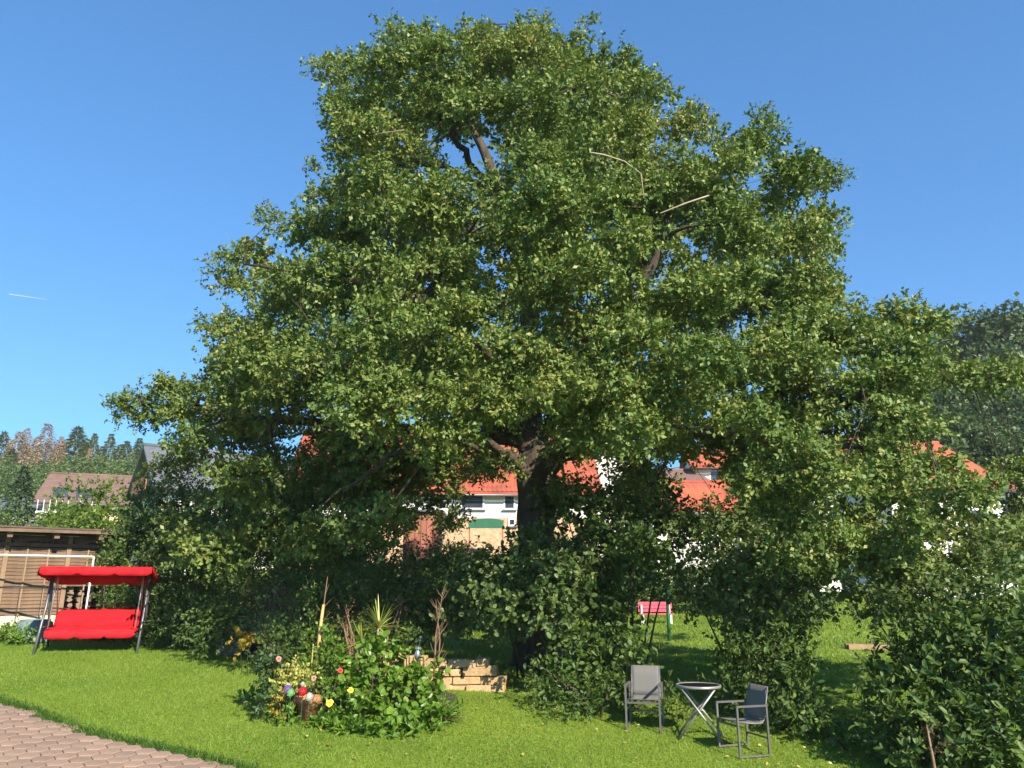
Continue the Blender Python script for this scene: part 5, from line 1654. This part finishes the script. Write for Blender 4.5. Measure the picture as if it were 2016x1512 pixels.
shrub('yellowing_plant', 'plant with big yellow and orange leaves in the dark blue tub', 'plant', [(478, 1268, 13.3, 16, 16, .12), (470, 1258, 13.3, 10, 12, .1), (500, 1262, 13.3, 12, 10, .1)], MATS['gold_leaf'], twigs=50, lpt=5, twig_len=.1, leaf_len=.085, leaf_w=.85, stems=3, stem_r=.006)

# ---------------------------------------------------------------- shrubs and undergrowth
HL, BL, AL, BR = MATS['hedge_leaf'], MATS['bright_leaf'], MATS['alder_low_leaf'], MATS['brown_leaf']
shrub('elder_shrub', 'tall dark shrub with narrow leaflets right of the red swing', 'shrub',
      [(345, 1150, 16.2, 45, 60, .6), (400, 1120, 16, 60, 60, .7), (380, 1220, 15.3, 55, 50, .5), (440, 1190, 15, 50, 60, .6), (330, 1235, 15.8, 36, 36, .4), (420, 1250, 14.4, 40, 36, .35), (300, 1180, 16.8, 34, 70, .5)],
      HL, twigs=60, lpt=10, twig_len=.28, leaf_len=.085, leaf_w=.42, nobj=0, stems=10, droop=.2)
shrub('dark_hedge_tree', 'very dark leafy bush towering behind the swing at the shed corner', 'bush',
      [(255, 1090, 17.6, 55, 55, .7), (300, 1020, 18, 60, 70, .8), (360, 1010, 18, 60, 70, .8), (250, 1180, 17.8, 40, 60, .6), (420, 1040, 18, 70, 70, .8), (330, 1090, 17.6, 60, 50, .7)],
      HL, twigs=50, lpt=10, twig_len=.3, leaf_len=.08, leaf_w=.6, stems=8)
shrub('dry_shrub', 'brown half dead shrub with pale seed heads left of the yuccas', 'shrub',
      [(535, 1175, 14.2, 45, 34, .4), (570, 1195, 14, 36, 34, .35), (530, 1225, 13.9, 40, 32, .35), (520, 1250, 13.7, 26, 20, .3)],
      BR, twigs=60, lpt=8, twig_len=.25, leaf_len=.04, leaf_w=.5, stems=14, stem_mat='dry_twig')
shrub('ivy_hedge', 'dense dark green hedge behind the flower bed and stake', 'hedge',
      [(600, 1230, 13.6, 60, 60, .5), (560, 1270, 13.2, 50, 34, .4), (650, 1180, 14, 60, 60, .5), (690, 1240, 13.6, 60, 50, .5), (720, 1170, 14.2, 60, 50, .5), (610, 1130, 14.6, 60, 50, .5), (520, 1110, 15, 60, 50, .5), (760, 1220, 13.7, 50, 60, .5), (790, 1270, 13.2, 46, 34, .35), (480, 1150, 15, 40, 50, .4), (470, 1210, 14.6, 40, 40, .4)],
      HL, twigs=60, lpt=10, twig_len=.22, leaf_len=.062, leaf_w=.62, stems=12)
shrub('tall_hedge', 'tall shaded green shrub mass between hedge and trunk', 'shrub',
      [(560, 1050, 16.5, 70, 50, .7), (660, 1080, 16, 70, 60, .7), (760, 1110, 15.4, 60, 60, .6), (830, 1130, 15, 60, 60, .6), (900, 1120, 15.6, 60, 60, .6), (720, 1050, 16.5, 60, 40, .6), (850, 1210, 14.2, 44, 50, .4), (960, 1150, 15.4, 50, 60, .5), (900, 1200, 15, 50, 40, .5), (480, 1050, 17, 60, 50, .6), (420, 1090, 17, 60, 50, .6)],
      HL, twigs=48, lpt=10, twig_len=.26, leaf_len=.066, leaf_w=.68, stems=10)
shrub('twiggy_shrub', 'reddish brown twiggy shrub just left of the taller yucca', 'shrub',
      [(680, 1205, 13.0, 26, 30, .25), (670, 1240, 12.8, 22, 26, .2), (790, 1190, 13.4, 22, 20, .25)], BR, twigs=50, lpt=8, twig_len=.18, leaf_len=.035, leaf_w=.6, stems=9, stem_mat='dry_twig')
shrub('low_alder_sprout', 'grey green leafy shoots hanging in front of the dark trunk', 'shoots',
      [(985, 1130, 12.6, 55, 45, .5), (1050, 1110, 12.4, 60, 40, .5), (1100, 1150, 12.2, 60, 50, .5), (1030, 1180, 12, 60, 46, .5), (960, 1190, 12.4, 46, 40, .4), (1090, 1210, 12, 50, 40, .4), (1000, 1230, 12.4, 36, 26, .3), (1040, 1070, 12.8, 36, 26, .35), (1120, 1100, 12.6, 50, 40, .4), (930, 1150, 13, 36, 40, .4), (905, 1215, 13.2, 34, 40, .35)],
      AL, twigs=62, lpt=10, twig_len=.24, leaf_len=.088, leaf_w=.75, nobj=200, objmat='dogwood_leaf', stems=8, base=(at(1050, 1300, 14.3).x, 14.3, gz(.4, 14.3)))
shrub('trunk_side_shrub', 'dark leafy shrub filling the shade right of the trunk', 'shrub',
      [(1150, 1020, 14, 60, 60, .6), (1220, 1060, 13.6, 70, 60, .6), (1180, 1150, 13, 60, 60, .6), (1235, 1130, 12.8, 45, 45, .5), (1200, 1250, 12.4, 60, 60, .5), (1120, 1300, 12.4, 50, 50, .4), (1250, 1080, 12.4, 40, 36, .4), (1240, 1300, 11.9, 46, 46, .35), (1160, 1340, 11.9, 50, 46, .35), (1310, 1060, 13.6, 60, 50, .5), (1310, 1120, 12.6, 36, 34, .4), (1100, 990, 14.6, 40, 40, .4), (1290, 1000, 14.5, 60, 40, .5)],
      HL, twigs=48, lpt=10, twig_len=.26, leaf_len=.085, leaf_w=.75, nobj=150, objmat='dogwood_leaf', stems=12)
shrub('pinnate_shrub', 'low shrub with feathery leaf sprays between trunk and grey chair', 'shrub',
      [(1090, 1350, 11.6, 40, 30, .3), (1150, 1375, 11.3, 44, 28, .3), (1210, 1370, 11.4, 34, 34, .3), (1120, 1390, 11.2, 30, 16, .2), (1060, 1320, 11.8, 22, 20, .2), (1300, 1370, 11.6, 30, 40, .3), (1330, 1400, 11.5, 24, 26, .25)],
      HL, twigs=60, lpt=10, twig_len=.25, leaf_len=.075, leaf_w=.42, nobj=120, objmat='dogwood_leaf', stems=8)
shrub('weeping_shoots', 'sunlit hanging leafy branches right above the folding table', 'shoots',
      [(1440, 1090, 12.2, 60, 60, .5), (1500, 1130, 11.8, 60, 60, .5), (1550, 1080, 11.8, 60, 60, .5), (1460, 1180, 12, 50, 50, .4), (1540, 1200, 11.7, 60, 50, .4), (1430, 1020, 12.6, 60, 40, .5), (1390, 1120, 12.6, 40, 50, .4), (1370, 1180, 12.6, 30, 30, .3), (1580, 1150, 11.4, 40, 60, .4)],
      AL, twigs=56, lpt=11, twig_len=.26, leaf_len=.078, leaf_w=.72, stems=8, droop=.3)
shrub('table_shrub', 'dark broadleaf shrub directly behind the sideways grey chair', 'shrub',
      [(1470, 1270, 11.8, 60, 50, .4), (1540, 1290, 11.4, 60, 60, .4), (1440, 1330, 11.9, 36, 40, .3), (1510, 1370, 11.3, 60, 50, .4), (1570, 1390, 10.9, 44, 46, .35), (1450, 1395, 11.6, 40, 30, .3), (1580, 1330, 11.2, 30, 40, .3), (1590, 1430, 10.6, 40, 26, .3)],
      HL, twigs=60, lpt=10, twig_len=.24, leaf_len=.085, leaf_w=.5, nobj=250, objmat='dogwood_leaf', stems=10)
shrub('low_yellow_shrub', 'low yellowish green undergrowth at the gap to the sunny meadow', 'shrub',
      [(1650, 1440, 10.6, 50, 36, .3), (1700, 1430, 10.6, 50, 40, .35), (1740, 1430, 10.4, 36, 24, .3), (1670, 1430, 10.7, 36, 16, .25), (1640, 1470, 10.1, 50, 16, .2)],
      BL, twigs=70, lpt=9, twig_len=.2, leaf_len=.06, leaf_w=.45, stems=8)
shrub('dogwood_hedge', 'dark glossy large leaved hedge at the right end of the lawn', 'hedge',
      [(1850, 1330, 9.6, 70, 70, .45), (1930, 1290, 9.4, 80, 80, .5), (1800, 1420, 9.3, 60, 60, .4), (1880, 1450, 9.0, 80, 60, .45), (1980, 1400, 8.9, 80, 90, .5), (2010, 1240, 9.4, 60, 70, .4), (1770, 1320, 10, 44, 36, .35), (1760, 1450, 9.5, 44, 40, .35), (1840, 1250, 10, 60, 50, .4), (2070, 1330, 9, 80, 120, .5), (1960, 1500, 8.6, 90, 40, .4), (1720, 1335, 10.1, 26, 14, .15), (1740, 1390, 9.9, 24, 18, .15), (1830, 1500, 8.9, 60, 30, .3)],
      HL, twigs=52, lpt=10, twig_len=.26, leaf_len=.10, leaf_w=.5, nobj=300, objmat='dogwood_leaf', stems=14, spread=.6)
shrub('pale_spray', 'pale green leafy sprays hanging over the dark glossy hedge', 'shoots',
      [(1900, 1180, 10.2, 70, 50, .45), (1820, 1180, 10.4, 60, 40, .4), (1760, 1200, 10.6, 44, 30, .3), (1960, 1150, 10.2, 60, 60, .4), (1990, 1090, 10.6, 50, 50, .4), (1700, 1180, 10.8, 40, 30, .3)],
      AL, twigs=60, lpt=11, twig_len=.26, leaf_len=.075, leaf_w=.7, stems=6, droop=.2)
shrub('dry_flower_spike', 'rusty dry flower head among the dark glossy leaves', 'plant',
      [(1829, 1440, 8.6, 12, 26, .08), (1845, 1465, 8.5, 14, 14, .08), (1870, 1470, 8.5, 10, 10, .08)], BR, twigs=220, lpt=8, twig_len=.06, leaf_len=.02, leaf_w=.6, stems=1, stem_mat='dry_twig')
shrub('shed_weeds', 'leafy green weeds with small white flowers before the shed wall', 'weeds',
      [(10, 1258, 15.6, 30, 14, .35), (45, 1255, 15.5, 24, 14, .3), (-30, 1255, 15.6, 30, 18, .4), (30, 1243, 16, 30, 10, .3)], BL, twigs=120, lpt=9, twig_len=.14, leaf_len=.055, leaf_w=.7, stems=3)
shrub('vine_corner', 'leafy bush covering the open end of the slatted shed', 'bush',
      [(215, 1130, 17.2, 24, 50, .35), (232, 1190, 17, 26, 46, .35), (225, 1240, 16.6, 30, 22, .3), (262, 1245, 16.2, 30, 22, .3), (190, 1250, 16.4, 24, 10, .2)], HL, twigs=70, lpt=10, twig_len=.2, leaf_len=.07, leaf_w=.6, stems=5)

# goldenrod at the right edge
shrub('goldenrod', 'yellow green tall weeds beside the wall of the big white house', 'weeds',
      [(2000, 1150, 14, 24, 50, .3), (2030, 1100, 14, 26, 60, .3), (1985, 1190, 13.6, 20, 30, .25)], MATS['light_tree'], twigs=70, lpt=9, twig_len=.25, leaf_len=.07, leaf_w=.35, stems=8)

# ---------------------------------------------------------------- meadow furniture
def bench():
    p = gp(1293, 1228)
    t = thing('meadow_bench', 'pink red bench with white legs on the sunny meadow', 'bench', p)
    t.scale = (.62, .62, .62)
    B = lambda m, n, ma: m.build(n, MATS[ma], t, local=True)
    for k in range(3):
        B(MB().box(-.8, .8, -.25 + k * .15, -.12 + k * .15, .42, .46), 'seat_plank', 'pink_paint')
    for k in range(3):
        B(MB().box(-.8, .8, .24 + k * .03, .27 + k * .03, .52 + k * .16, .66 + k * .16), 'back_plank', 'pink_paint')
    for x in (-.65, .65):
        B(MB().box(x - .04, x + .04, -.22, -.14, -.05, .42), 'leg', 'white_paint')
        B(MB().box(x - .04, x + .04, .16, .24, -.05, .85), 'leg', 'white_paint')
    q = gp(1318, 1262)
    t = thing('green_post', 'thin dark green metal post on the meadow near the bench', 'post', q)
    MB().tube([(0, 0, -.1), (0, 0, 1.3)], .04, 10).build('pole', MATS['green_paint'], t, True, local=True)
    MB().lathe([(.045, 1.3), (.05, 1.32), (0, 1.36)], 10).build('cap', MATS['green_paint'], t, True, local=True)
    a = gp(1665, 1277); b = gp(1772, 1281)
    t = thing('timber_edging', 'long pale timber beam lying in the sunny meadow', 'timber', a)
    MB().bar(a + Vector((0, 0, .05)), b + Vector((0, 0, .05)), .14, .12).build('beam', MATS['post_wood'], t)
    for u in (.05, .95):
        c = a.lerp(b, u)
        MB().box(c.x - .04, c.x + .04, c.y - .14, c.y - .075, c.z - .1, c.z + .1).build('peg', MATS['post_wood'], t)
bench()

# ---------------------------------------------------------------- thin air over the valley
hz = MB().box(-259, 259, -59, 299, -5.5, 75)
hm = bpy.data.materials.new('valley_haze'); hm.use_nodes = True
hm.node_tree.nodes.clear()
ho = hm.node_tree.nodes.new('ShaderNodeOutputMaterial')
hv = hm.node_tree.nodes.new('ShaderNodeVolumePrincipled')
hv.inputs['Color'].default_value = (0.95, 0.95, 0.95, 1)
hv.inputs['Density'].default_value = 0.0004
hm.node_tree.links.new(hv.outputs[0], ho.inputs['Volume'])
tag(hz.build('haze', hm), 'thin pale haze in the valley air', 'haze', kind='stuff')

# ---------------------------------------------------------------- faint vapour trail far away
vm, vnt, vb, vo = new_mat('vapour')
vb.inputs['Base Color'].default_value = (.8, .8, .8, 1); vb.inputs['Alpha'].default_value = 0.22; vb.inputs['Roughness'].default_value = 1
va, vz = at(18, 579, 6000), at(95, 590, 6000)
tag(MB().tube([va, va.lerp(vz, .4), vz], [5, 4, 1], 8).build('contrail', vm), 'short faint white vapour trail in the clear blue sky', 'contrail')
